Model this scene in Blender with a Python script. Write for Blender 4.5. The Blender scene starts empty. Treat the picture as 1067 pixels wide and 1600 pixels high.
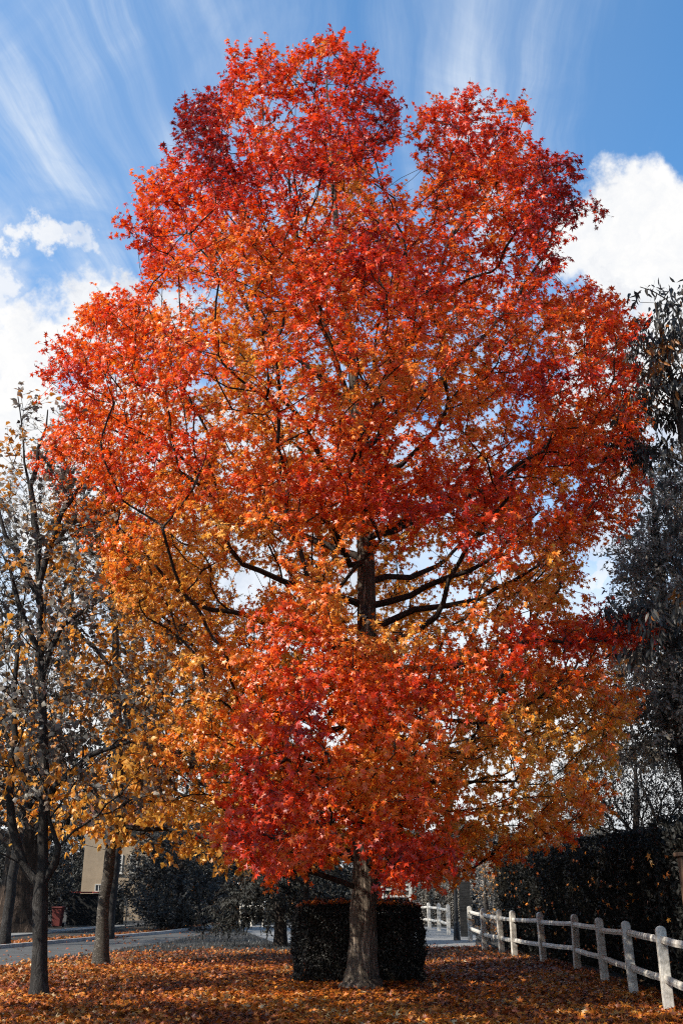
import bpy, math, random
import numpy as np
from mathutils import Vector, noise

# ------------------------------------------------------------------ camera
SC = bpy.context.scene
COL = SC.collection
F_PX, CAM_H = 1500.0, 1.6            # focal length in photo pixels (1067 x 1600)
PITCH = math.radians(21.57)
cam_d = bpy.data.cameras.new("camera")
cam_d.sensor_fit = 'VERTICAL'
cam_d.sensor_height = 36.0
cam_d.lens = 36.0 * F_PX / 1600.0
cam_d.clip_start = 0.1
cam_d.clip_end = 3000
cam = bpy.data.objects.new("camera", cam_d)
cam.location = (0, 0, CAM_H)
cam.rotation_euler = (math.pi / 2 + PITCH, 0, 0)
COL.objects.link(cam)
SC.camera = cam
SC.view_settings.view_transform = 'Standard'
SC.view_settings.look = 'None'
SC.view_settings.exposure = 0.6
SC.view_settings.gamma = 1.0
SC.cycles.max_bounces = 7
SC.cycles.diffuse_bounces = 3
SC.cycles.glossy_bounces = 2
SC.cycles.transmission_bounces = 4
SC.cycles.use_denoising = False
SC.cycles.filter_width = 1.15
SC.cycles.sample_clamp_indirect = 6

CT, ST = math.cos(PITCH), math.sin(PITCH)


def ray(px, py):
    u, v = (px - 533.5) / F_PX, (800.0 - py) / F_PX
    return np.array([u, CT - v * ST, ST + v * CT])


def at(px, py, D):
    """point that the photo shows at (px, py), D metres away on the ground"""
    r = ray(px, py)
    t = D / r[1]
    return np.array([r[0] * t, D, CAM_H + r[2] * t])


def gnd(px, py):
    r = ray(px, py)
    t = -CAM_H / r[2]
    return np.array([r[0] * t, r[1] * t, 0.0])


def proj(P):
    P = np.atleast_2d(P)
    x, y, z = P[:, 0], P[:, 1], P[:, 2] - CAM_H
    dep = y * CT + z * ST
    up = -y * ST + z * CT
    return 533.5 + F_PX * x / dep, 800.0 - F_PX * up / dep


# ------------------------------------------------------------------ sun and sky
SUN_AZ = math.radians(-117)           # measured from +Y (view direction), negative = left
SUN_EL = math.radians(38)
to_sun = Vector((math.sin(SUN_AZ) * math.cos(SUN_EL), math.cos(SUN_AZ) * math.cos(SUN_EL), math.sin(SUN_EL)))
sd = bpy.data.lights.new("sun", 'SUN')
sd.energy = 5.0
sd.angle = math.radians(0.5)
sd.color = (1.0, 0.93, 0.82)
sun = bpy.data.objects.new("sun", sd)
sun.rotation_euler = to_sun.to_track_quat('Z', 'Y').to_euler()
sun.location = (-20, -10, 30)
COL.objects.link(sun)

world = bpy.data.worlds.new("World")
SC.world = world
world.use_nodes = True
NT = world.node_tree
NT.nodes.clear()


class G:
    """tiny node-graph helper"""
    def __init__(s, nt): s.nt = nt
    def n(s, t, **k):
        nd = s.nt.nodes.new(t)
        for a, b in k.items(): setattr(nd, a, b)
        return nd
    def put(s, sock, v):
        if isinstance(v, bpy.types.NodeSocket): s.nt.links.new(v, sock)
        elif v is not None: sock.default_value = v
    def m(s, op, a, b=None, c=None, clamp=False):
        nd = s.n('ShaderNodeMath', operation=op); nd.use_clamp = clamp
        s.put(nd.inputs[0], a); s.put(nd.inputs[1], b)
        if c is not None: s.put(nd.inputs[2], c)
        return nd.outputs[0]
    def v(s, op, a, b=None, scale=None):
        nd = s.n('ShaderNodeVectorMath', operation=op)
        s.put(nd.inputs[0], a); s.put(nd.inputs[1], b)
        if scale is not None: s.put(nd.inputs['Scale'], scale)
        return nd.outputs['Value'] if op in ('LENGTH', 'DISTANCE', 'DOT_PRODUCT') else nd.outputs[0]
    def noise(s, vec, scale=5, detail=4, rough=0.55, out='Fac', dist=0.0):
        nd = s.n('ShaderNodeTexNoise')
        s.put(nd.inputs['Vector'], vec); nd.inputs['Scale'].default_value = scale
        nd.inputs['Detail'].default_value = detail; nd.inputs['Roughness'].default_value = rough
        nd.inputs['Distortion'].default_value = dist
        return nd.outputs[out]
    def ss(s, x, lo, hi, tlo=0.0, thi=1.0):
        nd = s.n('ShaderNodeMapRange', interpolation_type='SMOOTHSTEP')
        s.put(nd.inputs['Value'], x)
        nd.inputs['From Min'].default_value = lo; nd.inputs['From Max'].default_value = hi
        nd.inputs['To Min'].default_value = tlo; nd.inputs['To Max'].default_value = thi
        return nd.outputs[0]
    def mix(s, f, a, b, mode='MIX'):
        nd = s.n('ShaderNodeMix', data_type='RGBA', blend_type=mode)
        s.put(nd.inputs['Factor'], f)
        s.put(nd.inputs[6], a); s.put(nd.inputs[7], b)
        return nd.outputs[2]
    def ramp(s, f, stops):
        nd = s.n('ShaderNodeValToRGB')
        el = nd.color_ramp.elements
        while len(el) < len(stops): el.new(0.5)
        for e, (p, c) in zip(el, stops):
            e.position = p; e.color = (*c, 1.0)
        s.put(nd.inputs[0], f)
        return nd.outputs[0]


g = G(NT)
sky = g.n('ShaderNodeTexSky', sky_type='NISHITA')
sky.sun_disc = False
sky.sun_elevation = SUN_EL
sky.sun_rotation = SUN_AZ
sky.air_density = 1.0
sky.dust_density = 0.6
sky.ozone_density = 2.2
tc = g.n('ShaderNodeTexCoord').outputs['Generated']
sep = g.n('ShaderNodeSeparateXYZ'); g.put(sep.inputs[0], tc)
X, Y, Z = sep.outputs
zz = g.m('ADD', g.m('MAXIMUM', Z, 0.0), 0.06)
cx, cy = g.m('DIVIDE', X, zz), g.m('DIVIDE', Y, zz)
a = math.radians(8.4)                 # the cirrus streaks run away towards this azimuth
across = g.m('SUBTRACT', g.m('MULTIPLY', cx, math.cos(a)), g.m('MULTIPLY', cy, math.sin(a)))
along = g.m('ADD', g.m('MULTIPLY', cx, math.sin(a)), g.m('MULTIPLY', cy, math.cos(a)))
cw = g.n('ShaderNodeCombineXYZ'); g.put(cw.inputs[0], across); g.put(cw.inputs[1], along); cw.inputs[2].default_value = 5.1
warp = g.m('SUBTRACT', g.noise(cw.outputs[0], 1.3, 3, .55), .5)
fine = g.m('SUBTRACT', g.noise(cw.outputs[0], 7.0, 4, .6), .5)
across = g.m('ADD', across, g.m('ADD', g.m('MULTIPLY', warp, .13), g.m('MULTIPLY', fine, .022)))
cmb = g.n('ShaderNodeCombineXYZ')
g.put(cmb.inputs[0], g.m('MULTIPLY', across, 4.2)); g.put(cmb.inputs[1], g.m('MULTIPLY', along, 0.42)); cmb.inputs[2].default_value = 3.7
streak = g.noise(cmb.outputs[0], 1.6, 9, 0.62, dist=0.35)
cmb2 = g.n('ShaderNodeCombineXYZ')
g.put(cmb2.inputs[0], across); g.put(cmb2.inputs[1], g.m('MULTIPLY', along, 0.6)); cmb2.inputs[2].default_value = 1.3
patch = g.noise(cmb2.outputs[0], 1.5, 3, 0.5)


def band(c, w):                       # a bundle of streaks round one value of 'across'
    return g.ss(g.m('ABSOLUTE', g.m('SUBTRACT', across, c)), 0.0, w, 1.0, 0.0)


def across_of(px, py):
    r = ray(px, py); r = r / np.linalg.norm(r)
    return (r[0] * math.cos(a) - r[1] * math.sin(a)) / (r[2] + 0.06)


bands = g.m('MULTIPLY', band(across_of(205, 130), 0.40), 1.0)
for (px, py, w, s_) in ((768, 70, 0.14, 1.35), (660, 60, 0.12, 0.55), (50, 120, 0.35, 0.8), (340, 40, .3, .6), (930, 40, .16, .35)):
    bands = g.m('MAXIMUM', bands, g.m('MULTIPLY', band(across_of(px, py), w), s_))
cir = g.m('MULTIPLY', g.ss(streak, 0.37, 0.74), g.ss(patch, 0.34, 0.56, .5, 1.15))
tuft = g.noise(cw.outputs[0], 3.4, 7, .62, dist=.6)
cir = g.m('MULTIPLY', cir, g.ss(tuft, .32, .62, .35, 1.35))
cir = g.m('MULTIPLY', cir, bands, clamp=True)
cir = g.m('ADD', cir, g.m('MULTIPLY', bands, 0.16), clamp=True)
# cumulus: soft lumps at set directions, broken up by noise
wn = g.noise(tc, 3.2, 7, 0.56, out='Color')
wv = g.v('SCALE', g.v('SUBTRACT', wn, (0.5, 0.5, 0.5)), scale=0.20)
wn2 = g.noise(tc, 13.0, 8, 0.62, out='Color')
wv2 = g.v('SCALE', g.v('SUBTRACT', wn2, (0.5, 0.5, 0.5)), scale=0.14)
D2 = g.v('ADD', g.v('ADD', tc, wv), wv2)
cum = None
for (px, py, r_px, amp) in ((975, 385, 105, 1.0), (1070, 430, 115, 1.0), (1090, 560, 190, 1.0), (930, 560, 120, .9), (30, 365, 50, .85), (85, 350, 40, .6),
                            (30, 570, 120, 1.0), (115, 520, 65, 1.0), (-40, 460, 60, .8), (150, 500, 85, .95), (215, 455, 50, .9), (10, 660, 130, 1.0),
                            (-30, 640, 120, 1.0), (270, 480, 70, .85), (170, 760, 200, .95), (420, 880, 230, .85), (700, 950, 200, .5),
                            (980, 760, 130, .8), (930, 885, 45, .8), (1000, 1330, 110, .9), (620, 800, 200, .55), (1250, 600, 300, 1.), (-250, 500, 280, .9)):
    c = ray(px, py); L = np.linalg.norm(c); c = c / L
    R = r_px / F_PX / L
    d = g.v('DISTANCE', D2, tuple(c))
    k = g.ss(d, R * 0.68, R * 1.08, amp, 0.0)
    cum = k if cum is None else g.m('MAXIMUM', cum, k)
low = g.ss(Z, 0.16, 0.46, 0.97, 0.0)
cum = g.m('MAXIMUM', cum, low, clamp=True)
shade = g.noise(D2, 7.0, 8, 0.62)
ccol = g.ramp(shade, ((0.34, (.47, .49, .53)), (0.47, (.61, .62, .635)), (0.58, (.68, .675, .665))))
skyc = g.v('SCALE', sky.outputs[0], scale=0.132)
skyc = g.v('MULTIPLY', skyc, (.74, 1.22, 1.42))
col = g.mix(g.m('MULTIPLY', cir, .80), skyc, (.50, .56, .64, 1))
col = g.mix(cum, col, ccol)
bg = g.n('ShaderNodeBackground'); g.put(bg.inputs[0], col); bg.inputs[1].default_value = 1.0
wo = g.n('ShaderNodeOutputWorld'); NT.links.new(bg.outputs[0], wo.inputs[0])


# ------------------------------------------------------------------ materials
def new_mat(name):
    m = bpy.data.materials.new(name)
    m.use_nodes = True
    m.node_tree.nodes.clear()
    q = G(m.node_tree)
    out = q.n('ShaderNodeOutputMaterial')
    return m, q, out


def principled(q, out, col, rough=0.8, spec=0.3, normal=None, metal=0.0):
    p = q.n('ShaderNodeBsdfPrincipled')
    q.put(p.inputs['Base Color'], col if isinstance(col, bpy.types.NodeSocket) else (*col, 1.0))
    q.put(p.inputs['Roughness'], rough)
    p.inputs['Specular IOR Level'].default_value = spec
    p.inputs['Metallic'].default_value = metal
    if normal is not None: q.put(p.inputs['Normal'], normal)
    if out is not None: q.nt.links.new(p.outputs[0], out.inputs[0])
    return p


def leaf_mat(name, trans=0.42, rough=0.42, spec=0.5):
    m, q, out = new_mat(name)
    at_ = q.n('ShaderNodeAttribute', attribute_name='leaf_color')
    geo = q.n('ShaderNodeNewGeometry')
    n_ = q.noise(geo.outputs['Position'], 22, 2, .6)
    c = q.mix(q.ss(n_, .35, .7, 0, .35), at_.outputs['Color'], q.v('MULTIPLY', at_.outputs['Color'], (1.25, .75, .7)))
    p = principled(q, None, c, rough, spec)
    t = q.n('ShaderNodeBsdfTranslucent'); q.put(t.inputs[0], c)
    mx = q.n('ShaderNodeMixShader'); mx.inputs[0].default_value = trans
    q.nt.links.new(p.outputs[0], mx.inputs[1]); q.nt.links.new(t.outputs[0], mx.inputs[2])
    q.nt.links.new(mx.outputs[0], out.inputs[0])
    return m


def bark_mat(name, dark, light, scale=9.0, stretch=0.16, strength=0.9, dist=0.03):
    m, q, out = new_mat(name)
    geo = q.n('ShaderNodeTexCoord').outputs['Object']
    mp = q.n('ShaderNodeMapping'); q.put(mp.inputs[0], geo); mp.inputs['Scale'].default_value = (1, 1, stretch)
    n1 = q.noise(mp.outputs[0], scale, 6, .65, dist=1.2)
    n2 = q.noise(geo, 2.2, 3, .5)
    ridge = q.ss(q.m('ABSOLUTE', q.m('SUBTRACT', n1, .5)), 0.0, .13)
    n3 = q.noise(geo, scale * 5, 3, .7)
    f = q.m('ADD', q.m('MULTIPLY', ridge, .65), q.m('MULTIPLY', n3, .35))
    c = q.mix(f, (*dark, 1), (*light, 1))
    c = q.mix(q.ss(n2, .45, .7, 0, .4), c, (*[x * .6 for x in dark], 1))
    b = q.n('ShaderNodeBump'); b.inputs['Strength'].default_value = strength; b.inputs['Distance'].default_value = dist
    q.put(b.inputs['Height'], f)
    principled(q, out, c, .9, .15, b.outputs[0])
    return m


def simple_mat(name, c1, c2, scale=8, rough=.8, bump=.2, spec=.25, stretch=(1, 1, 1), detail=5, metal=0.0, dist=.01):
    m, q, out = new_mat(name)
    geo = q.n('ShaderNodeTexCoord').outputs['Object']
    mp = q.n('ShaderNodeMapping'); q.put(mp.inputs[0], geo); mp.inputs['Scale'].default_value = stretch
    n1 = q.noise(mp.outputs[0], scale, detail, .65)
    c = q.mix(q.ss(n1, .32, .68), (*c1, 1), (*c2, 1))
    b = q.n('ShaderNodeBump'); b.inputs['Strength'].default_value = bump; b.inputs['Distance'].default_value = dist
    q.put(b.inputs['Height'], n1)
    principled(q, out, c, rough, spec, b.outputs[0], metal)
    return m


M_RED = leaf_mat('red_leaf', .44, .40, .6)
M_LEAF = leaf_mat('grey_leaf', .42, .45, .5)
M_EVER = leaf_mat('evergreen_leaf', .12, .6, .25)
M_LIT = leaf_mat('fallen_leaf', .15, .5, .45)
M_BARK = bark_mat('furrowed_bark', (.03, .022, .016), (.40, .32, .245), 12, .13, 1.0, .06)
M_TWIG = bark_mat('dark_bark', (.018, .014, .012), (.07, .055, .045), 12, .3, .5)
M_GBARK = bark_mat('grey_bark', (.018, .016, .015), (.065, .06, .055), 12, .3, .7)
M_BIRCH = bark_mat('mottled_bark', (.03, .025, .02), (.17, .15, .125), 7, 1.6, .8)
M_PAINT = None


# ------------------------------------------------------------------ objects
def tag(o, label=None, cat=None, group=None, kind=None):
    if label: o['label'] = label
    if cat: o['category'] = cat
    if group: o['group'] = group
    if kind: o['kind'] = kind
    return o


def empty(name, loc=(0, 0, 0), label=None, cat=None, group=None):
    o = bpy.data.objects.new(name, None)
    o.empty_display_size = .3
    o.location = tuple(float(c) for c in loc)
    COL.objects.link(o)
    return tag(o, label, cat, group)


def link_mesh(name, V, F, mat, parent=None, colors=None, smooth=False):
    """V (n,3) in world space, F (m,k) int array or list; the part hangs under parent with its origin on it"""
    V = np.asarray(V, dtype=np.float32)
    me = bpy.data.meshes.new(name)
    if isinstance(F, np.ndarray):
        m, k = F.shape
        me.vertices.add(len(V)); me.loops.add(m * k); me.polygons.add(m)
        off = np.zeros(3, np.float32) if parent is None else np.array(parent.location, dtype=np.float32)
        me.vertices.foreach_set('co', (V - off).ravel())
        me.loops.foreach_set('vertex_index', F.astype(np.int32).ravel())
        me.polygons.foreach_set('loop_start', np.arange(0, m * k, k, dtype=np.int32))
        me.polygons.foreach_set('loop_total', np.full(m, k, dtype=np.int32))
        me.update(calc_edges=True)
    else:
        off = np.zeros(3, np.float32) if parent is None else np.array(parent.location, dtype=np.float32)
        me.from_pydata((V - off).tolist(), [], F)
        me.update()
    if smooth:
        me.polygons.foreach_set('use_smooth', np.ones(len(me.polygons), dtype=bool))
    if colors is not None:
        at_ = me.attributes.new('leaf_color', 'FLOAT_COLOR', 'POINT')
        c4 = np.ones((len(V), 4), np.float32); c4[:, :3] = colors
        at_.data.foreach_set('color', c4.ravel())
    me.materials.append(mat)
    o = bpy.data.objects.new(name, me)
    COL.objects.link(o)
    if parent is not None: o.parent = parent
    return o


class MB:
    """collects boxes, prisms and tubes of one part"""
    def __init__(s): s.V = []; s.F = []
    def add(s, V, F):
        b = len(s.V); s.V += [tuple(map(float, v)) for v in V]; s.F += [tuple(i + b for i in f) for f in F]
    def box(s, c, size, rz=0.0, bev=0.0):
        x, y, z = [d / 2 for d in size]
        ca, sa = math.cos(rz), math.sin(rz)
        P = []
        for sz in (-1, 1):
            for sx, sy in ((-1, -1), (1, -1), (1, 1), (-1, 1)):
                u, w = sx * x, sy * y
                P.append((c[0] + u * ca - w * sa, c[1] + u * sa + w * ca, c[2] + sz * z))
        s.add(P, [(3, 2, 1, 0), (4, 5, 6, 7), (0, 1, 5, 4), (1, 2, 6, 5), (2, 3, 7, 6), (3, 0, 4, 7)])
    def prism(s, prof, p0, ax, up, dep):
        """profile (u,v) in plane ax/up, extruded along dep (vector) centred on p0"""
        p0, ax, up, dep = map(np.array, (p0, ax, up, dep))
        n = len(prof)
        A = [p0 + u * ax + v * up - dep / 2 for u, v in prof]
        B = [p0 + u * ax + v * up + dep / 2 for u, v in prof]
        F = [tuple(range(n))[::-1], tuple(range(n, 2 * n))] + [(i, (i + 1) % n, n + (i + 1) % n, n + i) for i in range(n)]
        s.add(A + B, F)
    def tube(s, pts, rad, n=8):
        V, F = tube(np.array(pts, float), np.array(rad, float), n)
        s.add(V, [tuple(f) for f in F])
    def build(s, name, mat, parent=None, smooth=False, bevel=0.0):
        o = link_mesh(name, np.array(s.V), s.F, mat, parent, smooth=smooth)
        if bevel:
            b = o.modifiers.new('bevel', 'BEVEL'); b.width = bevel; b.segments = 2; b.limit_method = 'ANGLE'
        return o


def tube(P, R, n=8, lobes=None):
    m = len(P)
    T = np.gradient(P, axis=0)
    T /= np.linalg.norm(T, axis=1)[:, None] + 1e-9
    u = np.cross(T[0], [0, 1, .2]); u /= np.linalg.norm(u) + 1e-9
    ang = np.linspace(0, 2 * math.pi, n, endpoint=False)
    V = np.empty((m, n, 3))
    for i in range(m):
        u = u - T[i] * np.dot(u, T[i]); u /= np.linalg.norm(u) + 1e-9
        w = np.cross(T[i], u)
        r = R[i] * (np.ones(n) if lobes is None else 1 + lobes[i] * (np.sin(5 * ang + .7) * .6 + np.sin(3 * ang + 2) * .5))
        V[i] = P[i] + (np.cos(ang) * r)[:, None] * u + (np.sin(ang) * r)[:, None] * w
    V = V.reshape(-1, 3)
    i = np.arange(m - 1)[:, None] * n; j = np.arange(n)[None, :]; j2 = (j + 1) % n
    F = np.stack([i + j, i + j2, i + n + j2, i + n + j], -1).reshape(-1, 4)
    return V, F


def merge(parts):
    Vs, Fs, b = [], [], 0
    for V, F in parts:
        Vs.append(V); Fs.append(F + b); b += len(V)
    return np.concatenate(Vs), np.concatenate(Fs)


# ---- leaf templates: x across, y towards the tip, z the upper side
def polar(lst):
    return [(r * math.sin(math.radians(a_)), r * math.cos(math.radians(a_))) for a_, r in lst]


def fan(rim, droop=0.22, mid=0.0):
    V = [(0, 0.0, mid)] + [(x, y, -droop * (x * x + y * y) ** .5 * (1.1 if i % 2 == 0 else .3)) for i, (x, y) in enumerate(rim)]
    n = len(rim)
    return np.array(V), np.array([(0, 1 + i, 1 + (i + 1) % n) for i in range(n)])


STAR = fan(polar([(0, 1.0), (30, .40), (60, .95), (92, .36), (128, .72), (180, .10), (232, .72), (268, .36), (300, .95), (330, .40)]), .28, .02)
STAR[0][:, 1] += .25
MAPLE = (np.array([(0, -.5, 0), (.55, -.2, -.12), (.34, .2, 0), (0, .8, -.2), (-.34, .2, 0), (-.55, -.2, -.12), (0, 0, .06)]),
         np.array([(6, 0, 1), (6, 1, 2), (6, 2, 3), (6, 3, 4), (6, 4, 5), (6, 5, 0)]))
OVAL = (np.array([(0, -.5, 0), (.26, -.05, -.05), (0, .55, -.15), (-.26, -.05, -.05)]), np.array([(0, 1, 2), (0, 2, 3)]))
LANCE = (np.array([(0, 0, 0), (.17, .35, -.03), (.12, .75, -.12), (0, 1.1, -.28), (-.12, .75, -.12), (-.17, .35, -.03)]),
         np.array([(0, 1, 2), (0, 2, 3), (0, 3, 4), (0, 4, 5)]))


def unit(a_):
    return a_ / (np.linalg.norm(a_, axis=-1, keepdims=True) + 1e-9)


def leaves(tpl, P, tip, nrm, size, cols, rng, curl=1.0):
    TV, TF = tpl
    cols = np.asarray(cols)
    tip = unit(tip)
    nrm = unit(nrm - tip * np.sum(nrm * tip, 1, keepdims=True))
    sx = np.cross(tip, nrm)
    N, k = len(P), len(TV)
    cu = (rng.normal(1, .55, N) * curl)[:, None, None]
    asp = rng.uniform(.8, 1.12, N)[:, None, None]
    s = size[:, None, None]
    V = P[:, None, :] + s * (TV[None, :, 0:1] * asp * sx[:, None] + TV[None, :, 1:2] * tip[:, None] + TV[None, :, 2:3] * cu * nrm[:, None])
    F = (TF[None] + (np.arange(N) * k)[:, None, None]).reshape(-1, TF.shape[1])
    return V.reshape(-1, 3), F, np.repeat(cols, k, axis=0)


def nz(P, scale, seed=0.0, zs=1.0):
    return np.array([noise.noise(Vector((p[0] * scale + seed, p[1] * scale + seed * 1.7, p[2] * scale * zs + seed * .3))) for p in P])


def grade(t, stops):
    xs = [s[0] for s in stops]
    return np.stack([np.interp(t, xs, [s[1][i] for s in stops]) for i in range(3)], -1)


def grow(base, parents, pts, bf):
    """join the points to the skeleton, each to the node with the least distance plus bf x path length"""
    n0, n = len(base), len(base) + len(pts)
    pos = np.concatenate([base, pts]); par = np.full(n, -1); plen = np.zeros(n)
    par[:n0] = parents
    for i in range(n0):
        if par[i] >= 0: plen[i] = plen[par[i]] + np.linalg.norm(pos[i] - pos[par[i]])
    best = np.full(len(pts), 1e9); who = np.zeros(len(pts), int)
    for i in range(n0):
        if base[i][2] < 0.4 * max(b[2] for b in base[:1 + n0 // 4]) * 0 + 1.2: continue
        d = np.linalg.norm(pts - pos[i], axis=1); up = np.maximum(0, pos[i][2] - pts[:, 2])
        c = d + bf * plen[i] + .5 * up
        k = c < best; best[k] = c[k]; who[k] = i
    done = np.zeros(len(pts), bool)
    for _ in range(len(pts)):
        j = int(np.argmin(np.where(done, 1e9, best)))
        done[j] = True
        i = n0 + j; par[i] = who[j]; plen[i] = plen[who[j]] + np.linalg.norm(pos[i] - pos[who[j]])
        d = np.linalg.norm(pts - pos[i], axis=1); up = np.maximum(0, pos[i][2] - pts[:, 2])
        c = d + bf * plen[i] + .5 * up
        k = (c < best) & ~done; best[k] = c[k]; who[k] = i
    return pos, par


def radii(pos, par, r0, expo, minr):
    n = len(pos); acc = np.zeros(n)
    kids = [[] for _ in range(n)]
    for i, p in enumerate(par):
        if p >= 0: kids[p].append(i)
    order = []; st = [i for i in range(n) if par[i] < 0]
    while st:
        i = st.pop(); order.append(i); st += kids[i]
    for i in reversed(order):
        s = sum(acc[k] for k in kids[i])
        acc[i] = max(s, r0 ** expo)
        if i in minr: acc[i] = max(acc[i], minr[i] ** expo)
    return acc ** (1 / expo), kids


def branch_mesh(pos, par, rad, kids, skip, rng, wig=.05):
    """tubes for all nodes not in skip (the trunk is its own part)"""
    parts = []
    starts = []
    for i in range(len(pos)):
        if par[i] < 0: continue
        if i in skip: continue
        p = par[i]
        sib = [k for k in kids[p] if k not in skip]
        if p in skip or i != max(sib, key=lambda k: rad[k]): starts.append(i)
    for s in starts:
        ch = [par[s], s]
        while True:
            ks = [k for k in kids[ch[-1]] if k not in skip]
            if not ks: break
            ch.append(max(ks, key=lambda k: rad[k]))
        P = pos[ch]; R = rad[ch].copy(); R[0] = min(R[0], R[1] * 1.15)
        if len(P) > 2:
            P2, R2 = [P[0]], [R[0]]
            for i in range(len(P) - 1):
                a_, b_ = P[max(i - 1, 0)], P[i]; c_, d_ = P[i + 1], P[min(i + 2, len(P) - 1)]
                L = np.linalg.norm(c_ - b_)
                for t in (.5, 1.0):
                    q_ = .5 * ((2 * b_) + (-a_ + c_) * t + (2 * a_ - 5 * b_ + 4 * c_ - d_) * t * t + (-a_ + 3 * b_ - 3 * c_ + d_) * t ** 3)
                    if t < 1: q_ = q_ + rng.normal(0, wig, 3) * min(L, 1)
                    P2.append(q_); R2.append(R[i] * (1 - t) + R[i + 1] * t)
            P, R = np.array(P2), np.array(R2)
        mr = R.max()
        parts.append(tube(P, R, 10 if mr > .06 else 6 if mr > .02 else 4))
    return merge(parts)


def sprigs(C, outw, rng, per, length, r, droop=.0):
    """short twigs round every cluster centre; returns starts, dirs, lengths"""
    N = len(C)
    d = unit(rng.normal(0, 1, (N, per, 3)) + outw[:, None] * .9 + np.array([0, 0, .25 - droop]))
    L = rng.uniform(.5, 1.1, (N, per, 1)) * length
    S = np.repeat(C[:, None], per, 1)
    S = S.reshape(-1, 3); d = d.reshape(-1, 3); L = L.reshape(-1, 1)
    E = S + d * L
    u = unit(np.cross(d, [0.3, .2, 1.0])); w = np.cross(d, u)
    V = []
    for a_ in (0, 2.094, 4.189):
        V.append(S + r * (math.cos(a_) * u + math.sin(a_) * w))
    for a_ in (0, 2.094, 4.189):
        V.append(E + r * .35 * (math.cos(a_) * u + math.sin(a_) * w))
    V = np.stack(V, 1)
    T = np.array([(0, 1, 4, 3), (1, 2, 5, 4), (2, 0, 3, 5)])
    F = (T[None] + (np.arange(len(S)) * 6)[:, None, None]).reshape(-1, 4)
    return S, d, L, V.reshape(-1, 3), F


def make_tree(name, label, cat, trunk, limbs, C, tone_fn, stops, tpl, size, per, nleaf, seed, mats, spr_len=.42, bf=.35,
              droop=.25, r0=.006, group=None, hang=.5, up=.55, centre=None, lobes=0.0, sides=14, upturn=0.0, expo=2.3, curl=1.0, minlimb=(.05, .015)):
    """trunk: [(x,y,z,r)], limbs: [[(x,y,z)...]] starting on the trunk, C: cluster centres of the crown"""
    rng = np.random.default_rng(seed)
    trunk = np.array(trunk, float)
    root = empty(name, trunk[0][:3] * np.array([1, 1, 0]), label, cat, group)
    # refine trunk
    tp, tr = [], []
    for i in range(len(trunk) - 1):
        n = max(2, int(np.linalg.norm(trunk[i + 1][:3] - trunk[i][:3]) / .45))
        for k in range(n):
            t = k / n; tp.append(trunk[i][:3] * (1 - t) + trunk[i + 1][:3] * t); tr.append(trunk[i][3] * (1 - t) + trunk[i + 1][3] * t)
    tp.append(trunk[-1][:3]); tr.append(trunk[-1][3])
    tp, tr = np.array(tp), np.array(tr)
    sm = tp.copy(); sm[1:-1] = (tp[:-2] + tp[1:-1] * 2 + tp[2:]) / 4
    sm[3:, :2] += rng.normal(0, .012, (len(sm) - 3, 2)); tp = sm
    base = list(tp); parents = [-1] + list(range(len(tp) - 1)); minr = {i: tr[i] for i in range(len(tp))}
    nt = len(tp)
    for lb in limbs:
        lb = np.array(lb, float)
        k = int(np.argmin(np.linalg.norm(tp - lb[0], axis=1) + np.where(tp[:, 2] < 1.0, 9, 0))) if not isinstance(lb[0], str) else 0
        prev = k
        seg = [base[k]] + list(lb[1:])
        tot = sum(np.linalg.norm(seg[i + 1] - seg[i]) for i in range(len(seg) - 1)); run = 0
        for i in range(len(seg) - 1):
            L = np.linalg.norm(seg[i + 1] - seg[i]); n = max(1, int(L / .6))
            for q_ in range(1, n + 1):
                p = seg[i] * (1 - q_ / n) + seg[i + 1] * q_ / n + rng.normal(0, .03, 3)
                run += L / n
                base.append(p); parents.append(prev); prev = len(base) - 1
                minr[prev] = minlimb[0] + (minlimb[1] - minlimb[0]) * run / tot
    base = np.array(base)
    pos, par = grow(base, parents, C, bf)
    rad, kids = radii(pos, par, r0, expo, minr)
    # trunk keeps its own radius
    for i in range(nt): rad[i] = max(tr[i], min(rad[i], tr[i] * 1.1))
    for i in range(nt, len(rad)):
        cap = rad[par[i]] * .92
        if rad[i] > cap and par[i] >= 0: pass
    skip = set(range(nt))
    lob = np.clip(1 - tp[:, 2] / 1.3, 0, 1) ** 2 * lobes + lobes * .15
    V, F = tube(tp, tr, sides, lob)
    link_mesh('trunk', V, F, mats[0], root, smooth=True)
    bm = branch_mesh(pos, par, rad, kids, skip, rng)
    ctr = trunk[-1][:3] * .0 + (np.array(centre) if centre is not None else C.mean(0))
    outw = unit((C - ctr) * np.array([1, 1, .6]))
    S, d, L, SV, SF = sprigs(C, outw, rng, per, spr_len, max(.004, r0 * .8), droop)
    V, F = merge([bm, (SV, SF)])
    link_mesh('branches', V, F, mats[1], root, smooth=True)
    if nleaf <= 0: return root
    reps = np.repeat(np.arange(len(S)), nleaf)
    t = rng.uniform(.15, 1.08, len(reps))[:, None]
    P = S[reps] + d[reps] * L[reps] * t + rng.normal(0, .035, (len(reps), 3)) * (size / .13)
    ow = np.repeat(outw, per, 0)[reps]
    tip = d[reps] * .6 + rng.normal(0, .55, P.shape) + np.array([0, 0, -hang]) + ow * .25
    nrm = ow * .65 + np.array([0, 0, up]) + rng.normal(0, .42, P.shape)
    tone = tone_fn(C, rng)
    tone = np.repeat(tone, per * nleaf) + rng.normal(0, .09, len(P))
    cols = np.minimum(grade(np.clip(tone, 0, 1), stops) * rng.uniform(.80, 1.28, (len(P), 1)), .9)
    sz = size * rng.uniform(.62, 1.18, len(P))
    V, F, CC = leaves(tpl, P, tip, nrm, sz, cols, rng, curl)
    link_mesh('crown', V, F, mats[2], root, colors=CC)
    return root


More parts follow.
